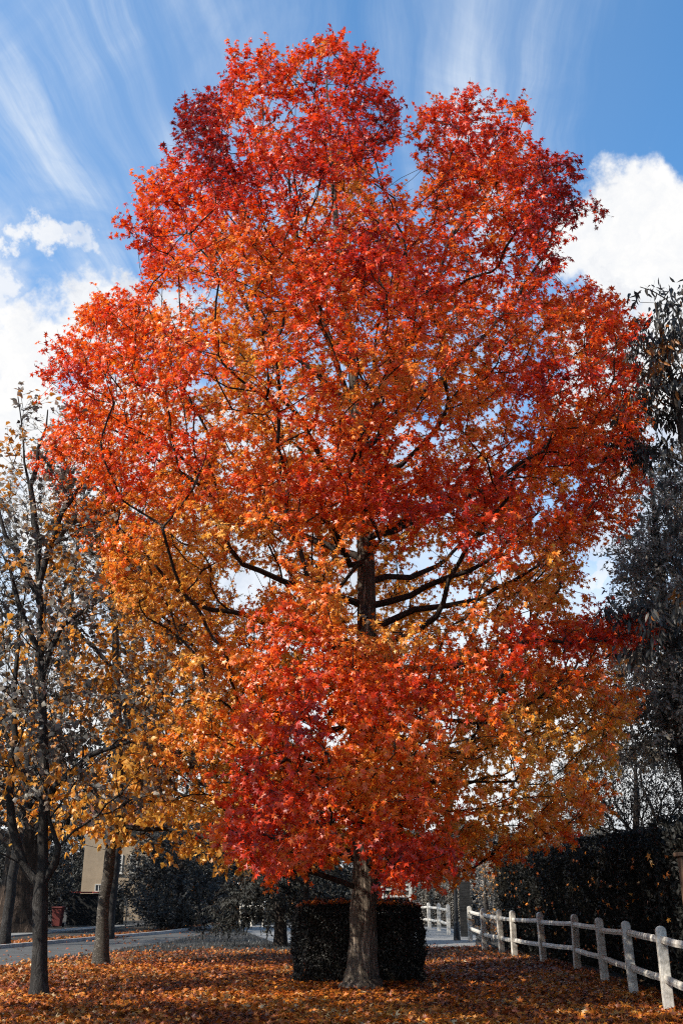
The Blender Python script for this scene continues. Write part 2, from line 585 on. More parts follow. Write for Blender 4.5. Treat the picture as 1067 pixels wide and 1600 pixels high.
def inside(poly, x, y):
    poly = np.array(poly, float); n = len(poly)
    r = np.zeros(len(x), bool); j = n - 1
    for i in range(n):
        xi, yi = poly[i]; xj, yj = poly[j]
        c = ((yi > y) != (yj > y)) & (x < (xj - xi) * (y - yi) / (yj - yi + 1e-12) + xi)
        r ^= c; j = i
    return r


def edge_dist(poly, x, y):
    poly = np.array(poly, float); d = np.full(len(x), 1e9); n = len(poly)
    P = np.stack([x, y], -1)
    for i in range(n):
        a_, b_ = poly[i], poly[(i + 1) % n]
        t = np.clip(((P - a_) @ (b_ - a_)) / (np.dot(b_ - a_, b_ - a_) + 1e-9), 0, 1)
        d = np.minimum(d, np.linalg.norm(P - (a_ + t[:, None] * (b_ - a_)), axis=1))
    return d


def thin(P, dmin, rng):
    """drop points nearer than dmin to a kept one (grid based)"""
    cell = {}; keep = []
    for i in rng.permutation(len(P)):
        k = tuple(np.floor(P[i] / dmin).astype(int)); ok = True
        for dx in (-1, 0, 1):
            for dy in (-1, 0, 1):
                for dz in (-1, 0, 1):
                    for j in cell.get((k[0] + dx, k[1] + dy, k[2] + dz), ()):
                        if np.sum((P[i] - P[j]) ** 2) < dmin * dmin: ok = False; break
                    if not ok: break
                if not ok: break
            if not ok: break
        if ok: keep.append(i); cell.setdefault(k, []).append(i)
    return P[np.array(keep)]


def ellipsoids(specs, n, rng, shell=.45, dmin=.3, clump=.0, cs=.5, seed=3.1, ground=.5):
    """cluster centres in a union of ellipsoids (x,y,z,rx,ry,rz), denser towards the outside"""
    vol = np.array([s[3] * s[4] * s[5] for s in specs]); out = []
    for s, w in zip(specs, vol / vol.sum()):
        m = int(n * w * 2.2) + 8
        d = unit(rng.normal(0, 1, (m, 3))); r = rng.uniform(shell ** 3, 1, m) ** (1 / 3)
        out.append(np.array(s[:3]) + d * r[:, None] * np.array(s[3:]))
    P = np.concatenate(out); P = P[P[:, 2] > ground]
    if clump > 0: P = P[nz(P, cs, seed, 1.5) > clump - .5 + rng.uniform(-.12, .12, len(P))]
    P = thin(P, dmin, rng)
    return P[:n] if len(P) > n else P


# ------------------------------------------------------------------ ground, road, pavement
def sheet(name, poly, z, mat, sub=None):
    V = np.array([(x, y, z) for x, y in poly]); o = link_mesh(name, V, [tuple(range(len(poly)))], mat)
    tag(o, kind='structure'); return o


m, q, out = new_mat('lawn_soil')
co = q.n('ShaderNodeTexCoord').outputs['Object']
n1 = q.noise(co, 1.1, 5, .6); n2 = q.noise(co, 14, 5, .7)
c = q.mix(n2, (.020, .022, .020, 1), (.085, .088, .085, 1))
c = q.mix(q.ss(n1, .42, .62, 0, .55), c, (.06, .035, .018, 1))
b = q.n('ShaderNodeBump'); b.inputs['Strength'].default_value = .9; b.inputs['Distance'].default_value = .05; q.put(b.inputs['Height'], n2)
principled(q, out, c, .95, .1, b.outputs[0]); M_GROUND = m
M_ROAD = simple_mat('asphalt', (.060, .058, .055), (.095, .092, .087), 1.2, .85, .25, .25, detail=12)
M_PAVE = simple_mat('paving', (.15, .146, .138), (.23, .222, .21), 3, .85, .2, .2, detail=9)
M_KERB = simple_mat('kerb_concrete', (.24, .235, .225), (.38, .37, .36), 6, .85, .2, .2)
gr = sheet('ground', [(-500, -60), (500, -60), (500, 900), (-500, 900)], 0, M_GROUND)
near_edge = [gnd(-260, 1548), gnd(0, 1511), gnd(75, 1497), gnd(150, 1490), gnd(200, 1481), gnd(262, 1473), gnd(300, 1464), gnd(338, 1456), gnd(360, 1447)]
far_edge = [gnd(-320, 1500), gnd(0, 1483), gnd(75, 1476), gnd(150, 1469), gnd(262, 1459), gnd(345, 1447.5), gnd(372, 1443)]
sheet('road', [tuple(p[:2]) for p in near_edge] + [tuple(p[:2]) for p in far_edge[::-1]], .008, M_ROAD)


def strip(name, pts, w, z0, z1, mat):
    mb = MB()
    P = np.array([p[:2] for p in pts]); T = np.gradient(P, axis=0); T /= np.linalg.norm(T, axis=1)[:, None]
    N = np.stack([-T[:, 1], T[:, 0]], -1)
    A, B = P, P + N * w
    n = len(P); V = [(*p, z0) for p in A] + [(*p, z0) for p in B] + [(*p, z1) for p in A] + [(*p, z1) for p in B]
    F = []
    for i in range(n - 1):
        F += [(2 * n + i, 2 * n + i + 1, 3 * n + i + 1, 3 * n + i), (i, i + 1, 2 * n + i + 1, 2 * n + i), (n + i, 3 * n + i, 3 * n + i + 1, n + i + 1)]
    F += [(0, 2 * n, 3 * n, n), (n - 1, 2 * n - 1, 4 * n - 1, 3 * n - 1)]
    mb.add(V, F); o = mb.build(name, mat); tag(o, kind='structure'); return o


strip('kerb', far_edge, .16, 0, .11, M_KERB)
# pavement across the road and the path at the end of the fence
pv = [gnd(-300, 1470), gnd(0, 1466), gnd(100, 1457), gnd(190, 1449.5), gnd(290, 1442), gnd(350, 1439.5)]
strip('pavement', pv, 1.3, 0, .06, M_PAVE)
sheet('path', [tuple(gnd(*p)[:2]) for p in ((430, 1474), (668, 1481), (742, 1479), (744, 1462), (700, 1450), (560, 1446), (400, 1446), (372, 1452))], .012, M_PAVE)

# ------------------------------------------------------------------ the big tree
D0 = 18.9
TB = gnd(568, 1543)
CROWN = [(505, 48), (530, 56), (560, 72), (592, 85), (592, 130), (625, 150), (638, 180), (632, 215), (612, 245), (604, 285), (636, 300), (650, 270), (640, 215),
         (648, 180), (690, 150), (730, 140), (775, 152), (795, 140), (815, 150), (830, 190), (835, 215), (852, 248), (885, 240), (902, 262),
         (890, 292), (930, 310), (944, 335), (905, 345), (880, 360), (868, 395), (905, 440), (940, 455), (985, 475), (1003, 520), (985, 560), (1010, 610),
         (1005, 680), (1003, 760), (975, 830), (930, 846), (888, 862), (908, 900), (925, 935), (935, 962), (1012, 972), (1020, 1000), (965, 1035),
         (1003, 1070), (990, 1120), (955, 1160), (955, 1220), (940, 1270), (915, 1315), (850, 1335), (780, 1352), (700, 1375), (640, 1372), (600, 1384),
         (560, 1330), (520, 1372), (470, 1382), (430, 1372), (385, 1345), (350, 1320), (322, 1270), (235, 1275), (205, 1190), (235, 1090), (205, 1000), (172, 920), (160, 860),
         (115, 832), (78, 812), (98, 770), (62, 722), (72, 690), (100, 650), (68, 590), (92, 540), (126, 500), (138, 465), (200, 455), (232, 440),
         (215, 400), (188, 362), (212, 330), (225, 280), (260, 250), (285, 220), (278, 190), (288, 155), (335, 148), (360, 120), (352, 90), (385, 76),
         (430, 70), (460, 82), (488, 68)]
rng = np.random.default_rng(11)
zs = np.linspace(1.6, 23, 60)
ys = []
for z_ in zs:                                         # crown extents per height in the plane of the trunk
    _, py = proj(np.array([[0, D0, z_]])); ys.append(py[0])
ext = []
pg = np.array(CROWN, float)
for py in ys:
    xs_ = np.arange(40, 1040, 4.0)
    ins = inside(pg, xs_, np.full(len(xs_), py))
    if ins.any():
        a_, b_ = xs_[ins].min(), xs_[ins].max()
        ext.append((at(a_, py, D0)[0], at(b_, py, D0)[0]))
    else: ext.append((.44, .45))
ext = np.array(ext)
k5 = np.ones(5) / 5
xl = np.convolve(np.pad(ext[:, 0], 2, 'edge'), k5, 'valid'); xr = np.convolve(np.pad(ext[:, 1], 2, 'edge'), k5, 'valid')
M = 60000
z_ = rng.uniform(1.7, 23, M); x_ = rng.uniform(-7.8, 8.2, M); y_ = D0 + rng.uniform(-7, 7, M)
P = np.stack([x_, y_, z_], -1)
px, py = proj(P)
L_, R_ = np.interp(z_, zs, xl), np.interp(z_, zs, xr)
xc, hw = (L_ + R_) / 2 * .5 + .45 * .5, np.maximum((R_ - L_) / 2, .3)
rd = np.minimum(hw * 1.0, 6.4)
q2 = ((x_ - xc) / (hw * 1.12)) ** 2 + ((y_ - D0) / rd) ** 2
ok = inside(CROWN, px, py) & (q2 < 1)
P, px, py, q2 = P[ok], px[ok], py[ok], q2[ok]
ed = edge_dist(CROWN, px, py)
ok = ed > 7
P, px, py, q2, ed = P[ok], px[ok], py[ok], q2[ok], ed[ok]
cl = .75 * nz(P, .46, 7.3, 1.9) + .75 * nz(P, .95, 2.2, 1.6)
keep = cl > -.05 - .20 * np.clip((py - 930) / 160, 0, 1) + .16 * (q2 < .3) + rng.uniform(-.08, .08, len(P))
keep &= rng.uniform(0, 1, len(P)) < np.clip(.28 + q2 * .9, 0, 1)


def ell(cx_, cy_, rx, ry): return ((px - cx_) / rx) ** 2 + ((py - cy_) / ry) ** 2 < 1


keep &= ~(ell(385, 905, 40, 26))
keep &= ~(ell(640, 905, 104, 62) & (P[:, 1] < D0 + .6))
keep &= ~(ell(690, 930, 62, 18))
keep &= ~(ell(565, 900, 32, 100) & (P[:, 1] < D0 + .4))
keep &= ~(ell(560, 1420, 34, 95) & (P[:, 1] < D0 + .4))
keep &= ~(ell(548, 1330, 16, 70) & (P[:, 1] < D0 + .4))
keep &= ~(ell(365, 520, 30, 26) & (P[:, 1] < D0)) & ~ell(268, 470, 22, 16) & ~ell(880, 445, 26, 16) & ~ell(820, 650, 20, 14) & ~ell(365, 225, 14, 30)
keep &= ~(ell(900, 945, 30, 16)) & ~(ell(870, 1030, 40, 9)) & ~(ell(700, 1130, 16, 26)) & ~ell(500, 1120, 20, 16) & ~ell(745, 655, 14, 10)
# thin out the low left side, which is loose and pale in the photo
keep &= ~((px < 330) & (py > 1000) & (rng.uniform(0, 1, len(P)) < .45))
keep &= ~((px > 760) & (py > 1180) & (rng.uniform(0, 1, len(P)) < .2))
P = P[keep]
P = thin(P, .25, rng)
ex = []                                               # sprays that hang in front of the trunk
for (cx_, cy_, rx, ry, d0, d1, n_) in ((570, 1060, 60, 80, 15.2, 18.2, 90), (590, 1210, 70, 85, 14.6, 18.2, 110), (560, 770, 80, 55, 14.8, 18.3, 90), (480, 1150, 110, 110, 14.0, 18, 90),
                                       (640, 1150, 90, 130, 14.2, 18, 90), (440, 1290, 90, 60, 13.6, 17, 70), (640, 1330, 70, 40, 14, 17.5, 45), (900, 985, 110, 26, 15.5, 18, 70),
                                       (470, 790, 100, 45, 15.0, 18.3, 70), (480, 960, 90, 36, 15.5, 18.3, 45), (690, 770, 100, 50, 15., 18, 50), (300, 800, 80, 50, 16, 18.5, 35), (560, 620, 90, 80, 14.5, 18.3, 60), (540, 480, 90, 80, 15, 18.3, 50)):
    a_, rr = rng.uniform(0, 6.283, n_), np.sqrt(rng.uniform(0, 1, n_))
    for i in range(n_): ex.append(at(cx_ + rx * rr[i] * math.cos(a_[i]), cy_ + ry * rr[i] * math.sin(a_[i]), rng.uniform(d0, d1)))
P = thin(np.concatenate([P, np.array(ex)]), .25, rng)
print('main clusters', len(P))

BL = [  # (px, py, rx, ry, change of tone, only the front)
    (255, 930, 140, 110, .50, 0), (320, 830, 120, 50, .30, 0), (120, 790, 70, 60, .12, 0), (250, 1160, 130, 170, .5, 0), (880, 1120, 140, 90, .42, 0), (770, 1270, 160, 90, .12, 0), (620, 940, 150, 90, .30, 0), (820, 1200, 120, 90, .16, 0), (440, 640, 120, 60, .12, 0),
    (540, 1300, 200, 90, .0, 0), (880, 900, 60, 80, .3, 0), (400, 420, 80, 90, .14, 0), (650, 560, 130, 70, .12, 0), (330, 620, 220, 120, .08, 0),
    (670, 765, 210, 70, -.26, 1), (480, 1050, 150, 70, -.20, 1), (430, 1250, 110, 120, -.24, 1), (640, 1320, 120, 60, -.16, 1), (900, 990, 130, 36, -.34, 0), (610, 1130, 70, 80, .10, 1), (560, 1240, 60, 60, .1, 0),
    (500, 170, 160, 110, -.16, 0), (690, 400, 180, 130, -.20, 0), (330, 320, 120, 80, -.12, 0), (140, 600, 80, 90, -.08, 0), (310, 190, 42, 60, -.5, 0), (590, 190, 45, 60, -.5, 0), (890, 300, 70, 80, -.5, 0), (345, 250, 40, 40, -.3, 0), (500, 130, 30, 20, -.35, 0), (230, 400, 30, 40, -.3, 0),  # strongest negative spots paint crown shade plus maroon into the leaf colour
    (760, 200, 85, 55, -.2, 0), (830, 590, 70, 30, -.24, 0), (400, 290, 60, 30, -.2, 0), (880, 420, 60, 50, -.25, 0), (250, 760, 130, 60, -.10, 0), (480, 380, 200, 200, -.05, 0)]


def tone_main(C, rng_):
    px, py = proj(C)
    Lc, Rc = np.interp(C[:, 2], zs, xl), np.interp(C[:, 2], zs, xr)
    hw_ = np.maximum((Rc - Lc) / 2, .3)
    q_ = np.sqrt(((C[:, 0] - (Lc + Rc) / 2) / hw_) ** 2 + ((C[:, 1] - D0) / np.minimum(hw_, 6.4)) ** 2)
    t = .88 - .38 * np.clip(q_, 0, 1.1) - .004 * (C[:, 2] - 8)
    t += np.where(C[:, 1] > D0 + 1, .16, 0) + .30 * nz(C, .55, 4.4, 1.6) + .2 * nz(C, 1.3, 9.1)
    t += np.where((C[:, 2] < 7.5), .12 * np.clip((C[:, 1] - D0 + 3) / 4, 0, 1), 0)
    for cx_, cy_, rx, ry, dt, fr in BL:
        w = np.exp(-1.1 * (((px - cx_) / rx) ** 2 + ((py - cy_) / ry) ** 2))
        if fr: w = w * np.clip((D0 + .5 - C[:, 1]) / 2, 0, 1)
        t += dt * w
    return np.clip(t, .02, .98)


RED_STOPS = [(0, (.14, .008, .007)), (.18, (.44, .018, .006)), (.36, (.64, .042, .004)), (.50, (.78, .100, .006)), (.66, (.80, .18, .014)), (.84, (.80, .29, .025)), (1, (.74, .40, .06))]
X0 = TB[0]
up_x = at(572, 900, D0)[0]
trunk = [(X0 - .02, D0, -.08, .43), (X0 - .01, D0, .05, .365), (X0, D0, .2, .305), (X0, D0, .42, .268), (X0, D0, .8, .250), (X0 + .02, D0, 1.6, .236), (X0 + .04, D0, 3.0, .222), (up_x, D0, 6, .20), (up_x, D0, 8, .18),
         (up_x - .05, D0, 10.5, .14), (up_x - .3, D0 + .1, 13, .10), (up_x - .6, D0, 16, .07), (up_x - .8, D0, 19, .045), (up_x - .9, D0, 21.6, .02)]


def lim(*pp): return [at(a_, b_, d_) for a_, b_, d_ in pp]


limbs = [
    lim((590, 968, D0), (650, 952, D0 - .2), (740, 938, D0 - .5), (800, 905, D0 - 1), (880, 860, D0 - 1.5)),
    lim((588, 955, D0), (640, 930, D0 - .3), (700, 902, D0 - .8), (760, 880, D0 - 1), (840, 800, D0 - 1.5)),
    lim((590, 915, D0), (640, 903, D0 + .5), (680, 880, D0 + 1), (760, 830, D0 + 2)),
    lim((650, 1010, D0 - .1), (680, 965, D0 - .9), (700, 905, D0 - 1.2), (735, 850, D0 - 1.6), (790, 780, D0 - 2.2)),
    lim((570, 940, D0), (500, 925, D0 - .5), (440, 908, D0 - 1), (378, 880, D0 - 1.5), (345, 828, D0 - 1.8), (322, 760, D0 - 2), (270, 700, D0 - 2.2)),
    lim((570, 1010, D0), (470, 990, D0 - .3), (360, 957, D0 - .6), (300, 940, D0 - .8), (240, 880, D0 - 1), (190, 830, D0 - 1)),
    lim((565, 780, D0), (505, 728, D0 - .8), (478, 672, D0 - 1.2), (440, 620, D0 - 1.5), (362, 605, D0 - 2)),
    lim((565, 880, D0), (545, 880, D0 - .3), (520, 820, D0 - 1), (480, 760, D0 - 2)),
    lim((565, 760, D0), (600, 740, D0 - .5), (655, 700, D0 - 1), (700, 640, D0 - 1.5)),
    lim((565, 720, D0), (540, 600, D0), (482, 430, D0 - .3), (455, 310, D0 - .3), (450, 220, D0 - .3)),
    lim((565, 720, D0), (600, 600, D0), (650, 520, D0), (700, 380, D0), (760, 280, D0), (790, 200, D0)),
    lim((560, 650, D0), (500, 590, D0 + .5), (405, 512, D0 + .3), (350, 420, D0), (290, 330, D0)),
    lim((565, 700, D0), (680, 600, D0 + .5), (780, 500, D0 + .5), (850, 400, D0), (880, 310, D0)),
    lim((570, 1120, D0), (530, 1140, D0 - .5), (490, 1132, D0 - 1), (420, 1110, D0 - 2.5), (380, 1120, D0 - 3.5)),
    lim((570, 1180, D0), (510, 1195, D0 - 1), (460, 1180, D0 - 2), (420, 1200, D0 - 3.5)),
    lim((575, 1100, D0), (660, 1090, D0 - .7), (690, 1120, D0 - 1.5), (760, 1130, D0 - 3)),
    lim((575, 1180, D0), (660, 1190, D0 - .7), (760, 1170, D0), (860, 1130, D0)),
    lim((570, 1230, D0), (680, 1240, D0 + 1.5), (800, 1200, D0 + 2.5)),
    lim((565, 1200, D0), (450, 1210, D0 + 1), (330, 1180, D0 + 1.5)),
    lim((570, 1050, D0), (700, 1040, D0 - 2), (820, 1010, D0 - 2.5), (960, 1000, D0 - 2.5)),
    lim((560, 860, D0), (420, 820, D0 + 1), (250, 720, D0 + 1), (130, 640, D0)),
    lim((570, 850, D0), (700, 800, D0 + 1), (850, 700, D0 + 1), (960, 600, D0 + .5)),
    lim((570, 830, D0), (680, 790, D0 - 2), (760, 700, D0 - 3.5)),
    lim((565, 960, D0), (560, 980, D0 - 2.5), (570, 960, D0 - 4.5)),
    lim((565, 800, D0), (545, 740, D0 - 2), (560, 700, D0 - 4)),
    lim((565, 800, D0), (560, 820, D0 + 3), (560, 850, D0 + 5)),
    lim((565, 1100, D0), (520, 1110, D0 + 2.5), (500, 1130, D0 + 4.5)),
]
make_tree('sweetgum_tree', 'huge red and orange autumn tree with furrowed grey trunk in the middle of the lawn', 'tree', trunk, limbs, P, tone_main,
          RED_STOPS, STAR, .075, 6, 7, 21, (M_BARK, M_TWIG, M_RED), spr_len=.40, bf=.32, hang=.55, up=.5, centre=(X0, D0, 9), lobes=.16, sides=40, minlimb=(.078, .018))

# ------------------------------------------------------------------ the other trees
GREY = [(0, (.06, .065, .07)), (.35, (.17, .18, .185)), (.55, (.34, .345, .34)), (.62, (.34, .17, .035)), (.8, (.55, .24, .03)), (1, (.62, .36, .08))]
GOLD = [(0, (.06, .066, .07)), (.25, (.13, .13, .125)), (.38, (.40, .20, .04)), (.7, (.66, .27, .025)), (1, (.70, .40, .07))]
ASH = [(0, (.09, .096, .10)), (.5, (.24, .245, .25)), (.85, (.42, .42, .41)), (1, (.52, .34, .14))]
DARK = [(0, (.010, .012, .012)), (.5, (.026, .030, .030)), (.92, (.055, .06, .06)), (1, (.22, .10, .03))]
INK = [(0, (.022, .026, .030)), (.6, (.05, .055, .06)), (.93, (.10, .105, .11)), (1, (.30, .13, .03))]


for _l in (GREY, ASH, DARK, INK):          # the greys lean slightly warm
    for _i, (_p, _c) in enumerate(_l): _l[_i] = (_p, (_c[0] * 1.05, _c[1] * .97, _c[2] * .80))


def tone_of(mean, spread, sc=.5, zk=0.0, z0=5, thr=None):
    def f(C, r_):
        t = mean + spread * 2.2 * nz(C, sc, mean * 10, 1.3) + r_.normal(0, .10, len(C)) + zk * (C[:, 2] - z0)
        return np.clip(t, 0, 1)
    return f


def place(px_, py_, D, rx, ry, rz):
    c_ = at(px_, py_, D); return (c_[0], c_[1], c_[2], rx, ry, rz)


rng = np.random.default_rng(5)
# near tree on the left, forked trunk, thin grey and gold leaves
b0 = gnd(62, 1556); DL = b0[1]
C = ellipsoids([place(60, 1000, DL, 2.6, 2.4, 2.6), place(40, 800, DL, 1.6, 1.8, 2.4), place(110, 1150, DL, 2.6, 2.2, 1.5), place(-60, 1100, DL, 2.4, 2.4, 2.6),
                place(190, 1190, DL - .5, 1.7, 1.6, .8), place(60, 680, DL, .9, 1, 1.1), place(230, 1060, DL, 1.0, 1.3, 1.0)], 760, rng, .15, .30, .42, .8, ground=2.3)
make_tree('maple_tree', 'slim grey forked tree with sparse grey and gold leaves, nearest at the left', 'tree',
          [(*at(62, 1556, DL)[:2], -.05, .20), (*at(62, 1545, DL)[:2], .12, .145), (*at(63, 1480, DL), .122), (*at(62, 1400, DL), .13), (*at(66, 1365, DL), .092), (*at(71, 1200, DL), .082),
           (*at(66, 1060, DL), .07), (*at(62, 880, DL), .045), (*at(40, 720, DL), .022), (*at(30, 620, DL), .01)],
          [lim((60, 1385, DL), (35, 1350, DL), (20, 1290, DL), (18, 1180, DL), (28, 1000, DL + .3), (20, 850, DL + .3)),
           lim((64, 1385, DL), (88, 1350, DL), (95, 1325, DL - .1), (84, 1300, DL - .1), (76, 1250, DL - .1)),
           lim((70, 1235, DL), (120, 1205, DL - .3), (170, 1170, DL - .5), (230, 1150, DL - .6)),
           lim((70, 1235, DL), (30, 1190, DL), (-10, 1100, DL)),
           lim((66, 1050, DL), (100, 980, DL), (170, 930, DL)), lim((64, 1020, DL), (30, 940, DL), (0, 860, DL)),
           lim((62, 900, DL), (100, 800, DL), (150, 720, DL)), lim((62, 860, DL), (50, 760, DL), (75, 640, DL)), lim((62, 950, DL), (10, 840, DL), (-20, 760, DL))],
          C, tone_of(.40, .45, .9), GREY, MAPLE, .098, 4, 4, 31, (M_GBARK, M_GBARK, M_LEAF), spr_len=.5, bf=.5, r0=.005, hang=.3, minlimb=(.088, .012), lobes=.12, expo=2.5)

# unseen tree added left of the frame to shade lawn and crown foot
C = ellipsoids([(-8.2, 8.6, 8.4, 3.0, 3.7, 3.9), (-9.5, 10.5, 6.5, 3.0, 3.0, 2.4)], 520, rng, .2, .42, .4, .7, ground=3.5)
make_tree('maple_tree', 'broad unseen tree added outside the left edge to shade the leafy lawn', 'tree',
          [(-8.6, 8.8, -.05, .3), (-8.6, 8.8, .4, .22), (-8.5, 8.8, 4, .18), (-8.4, 8.8, 8, .1), (-8.4, 8.8, 11.5, .03)], [],
          C, tone_of(.5, .4, .9), GREY, MAPLE, .16, 4, 6, 30, (M_GBARK, M_GBARK, M_LEAF), spr_len=.5, bf=.35, r0=.006, hang=.3)

# leaning tree by the road, gold leaves low, grey ones above
b0 = gnd(158, 1508); DB = b0[1]
C = ellipsoids([place(190, 1180, DB, 3.0, 2.6, 2.0), place(270, 1230, DB, 2.2, 2.2, 1.7), place(120, 1260, DB, 1.8, 2.0, 1.0), place(200, 1020, DB, 2.6, 2.4, 2.2),
                place(180, 880, DB, 2.0, 2.0, 2.0), place(380, 1330, DB, 2.0, 1.6, .8), place(150, 780, DB, 1.2, 1.3, 1.4)], 1050, rng, .1, .42, .45, .6, ground=2.4)


def tone_b(C, r_):
    return np.clip(.78 - .085 * (C[:, 2] - 4.2) + .35 * nz(C, .7, 3.) + r_.normal(0, .13, len(C)), 0, 1)


make_tree('birch_tree', 'leaning pale speckled trunk with gold lower leaves standing beside the road', 'tree',
          [(*at(158, 1508, DB)[:2], -.05, .25), (*at(158, 1495, DB)[:2], .2, .19), (*at(160, 1440, DB), .145), (*at(167, 1370, DB), .135), (*at(182, 1290, DB), .13), (*at(186, 1200, DB), .13),
           (*at(182, 1050, DB), .10), (*at(175, 900, DB), .075), (*at(168, 800, DB), .04), (*at(160, 720, DB), .015)],
          [lim((182, 1270, DB), (240, 1230, DB), (330, 1250, DB)), lim((182, 1250, DB), (130, 1200, DB), (90, 1180, DB)), lim((186, 1150, DB), (260, 1050, DB), (300, 1000, DB)),
           lim((182, 1050, DB), (120, 980, DB), (90, 900, DB)), lim((178, 1290, DB), (280, 1300, DB), (400, 1320, DB - .3))],
          C, tone_b, GOLD, MAPLE, .13, 4, 5, 32, (M_BIRCH, M_GBARK, M_LEAF), spr_len=.5, bf=.4, r0=.006, hang=.4, minlimb=(.07, .015), expo=2.5)

# tall ashen trees behind them
for sp, lab, nm, n, tr_, seed in (
        ([place(255, 950, 38, 4.2, 3.6, 5.0), place(330, 1090, 38, 3.6, 3.2, 3.2), place(180, 1080, 38, 3.6, 3, 3), place(130, 870, 38, 2.4, 2.4, 3.)],
         'tall loose grey tree showing between the leaning trunk and the red crown', 'ash_tree', 950, at(173, 1440, 38), 41),
        ([place(20, 900, 33, 3.0, 3, 4.0), place(-60, 1100, 33, 4, 3, 4), place(60, 1180, 33, 2.6, 3, 2.5)],
         'tall thin leaved grey tree behind the forked trunk at the left edge', 'ash_tree', 620, at(10, 1450, 33), 42),
        ([place(110, 760, 44, 3.2, 3, 5.0), place(40, 800, 44, 3, 3, 4), place(120, 980, 44, 4.5, 3, 4)],
         'pale wispy tree reaching highest against white cloud at the far left', 'ash_tree', 620, at(58, 1440, 44), 43)):
    C = ellipsoids(sp, n, rng, .1, .55, .5, .45, seed=seed * .3, ground=3)
    x0, y0 = tr_[0], tr_[1]; top = max(s[2] + s[5] for s in sp)
    tt = [(x0, y0, -.05, .22), (x0, y0, .5, .16), (x0 + .1, y0, top * .3, .14), (x0, y0, top * .6, .1), (x0 + .1, y0, top * .92, .02)]
    make_tree(nm, lab, 'tree', tt, [], C, tone_of(.52, .4, .6), ASH, OVAL, .125, 4, 6, seed, (M_GBARK, M_GBARK, M_LEAF), spr_len=.7, bf=.35, r0=.008, hang=.2, expo=2.5)

# old thick trunk at the far left
DO = 43
ot = at(22, 1450, DO)
C = ellipsoids([(ot[0] - 3, DO, 7.5, 5.0, 4, 2.6), (ot[0] + 2.2, DO, 6.2, 3.6, 3.5, 2.3)], 620, rng, .1, .6, .35, .4, ground=3.4)
make_tree('oak_tree', 'old tree with a very thick brown ridged trunk beyond the road at the left edge', 'tree',
          [(ot[0], DO, -.05, 1.25), (ot[0], DO, .4, .95), (ot[0] + .1, DO, 1.5, .8), (ot[0] + .1, DO, 3, .72), (ot[0], DO, 5, .5), (ot[0], DO, 8, .2)],
          [[(ot[0], DO, 3), (ot[0] - 2, DO, 4.5), (ot[0] - 4, DO, 7)], [(ot[0], DO, 3.2), (ot[0] + 1.8, DO, 4.5), (ot[0] + 3, DO, 6)]],
          C, tone_of(.4, .4), DARK, OVAL, .24, 5, 7, 44, (bark_mat('brown_bark', (.02, .013, .009), (.11, .075, .055), 3.2, .2, 1, .1), M_TWIG, M_EVER), spr_len=.8, bf=.3, r0=.01, lobes=.35, sides=40, minlimb=(.3, .1))

# dark evergreens behind the road and behind the clipped hedge
k_ = 0
for (px_, D, h, r, lab, cat, nm, n) in (
        (300, 47, 4.6, 2.4, 'dark rounded evergreen shrub past the end of the wire fence', 'shrub', 'evergreen_shrub', 520),
        (262, 52, 5.4, 1.9, 'dark evergreen bush directly right of the tan house', 'shrub', 'evergreen_shrub', 420),
        (300, 57, 8.5, 2.8, 'high dark evergreen rising behind the bushes beside the tan house', 'tree', 'evergreen_tree', 620),
        (365, 60, 7.5, 3.0, 'dark evergreen tree filling the back left of the clipped block hedge', 'tree', 'evergreen_tree', 560),
        (84, 51, 5.5, 2.0, 'dark evergreen bush behind the red bin', 'shrub', 'evergreen_shrub', 360),
        (440, 68, 7.5, 3.6, 'dark evergreen tree seen straight above the left half of the block hedge', 'tree', 'evergreen_tree', 520),
        (520, 66, 6.0, 3.0, 'broad dark evergreen seen just left of the big trunk', 'tree', 'evergreen_tree', 440),
        (-20, 54, 9, 4.5, 'huge dark evergreen closing the view at the left edge', 'tree', 'evergreen_tree', 620),
        (150, 80, 9.5, 3.6, 'tall dark evergreen standing behind the tan house', 'tree', 'evergreen_tree', 620)):
    c_ = gnd(px_, 1440); x0 = (px_ - 533) / F_PX * D * 1.0
    sp = [(x0, D, h * .32, r, r * .9, h * .34), (x0 + r * .15, D, h * .66, r * .75, r * .7, h * .33)]
    C = ellipsoids(sp, n, rng, .55, .36, .3, .6, seed=k_ * 1.7, ground=.15)
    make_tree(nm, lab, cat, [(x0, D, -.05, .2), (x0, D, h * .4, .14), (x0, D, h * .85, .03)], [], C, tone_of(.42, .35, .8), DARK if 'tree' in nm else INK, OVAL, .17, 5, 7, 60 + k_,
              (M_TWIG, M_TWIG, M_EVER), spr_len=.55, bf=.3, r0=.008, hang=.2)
    k_ += 1

# spruce with low drooping boughs left of the clipped hedge
DS = 33.0
st_ = at(438, 1484, DS)
C = []
for i in range(120):
    z0 = .95 + 5.2 * (i / 120) ** 1.25; aa = rng.uniform(0, 6.28); Lb = (3.1 - .38 * z0) * rng.uniform(.7, 1.1)
    for t in np.arange(.3, 1.01, .12):
        C.append((st_[0] + math.cos(aa) * Lb * t, DS + math.sin(aa) * Lb * t, z0 + .2 * t - .85 * t * t))
C = np.array(C) + rng.normal(0, .07, (len(C), 3))
C = C[C[:, 2] > .1]
make_tree('spruce_tree', 'dark spruce with low drooping boughs left of the clipped block hedge', 'tree',
          [(st_[0], DS, -.05, .26), (st_[0], DS, .3, .2), (st_[0], DS, 2, .19), (st_[0], DS, 4, .13), (st_[0], DS, 6.6, .03)], [], C, tone_of(.45, .3, 1.), DARK, OVAL, .10, 6, 7, 71,
          (M_TWIG, M_TWIG, M_EVER), spr_len=.42, bf=.15, r0=.008, hang=.5, up=.3)

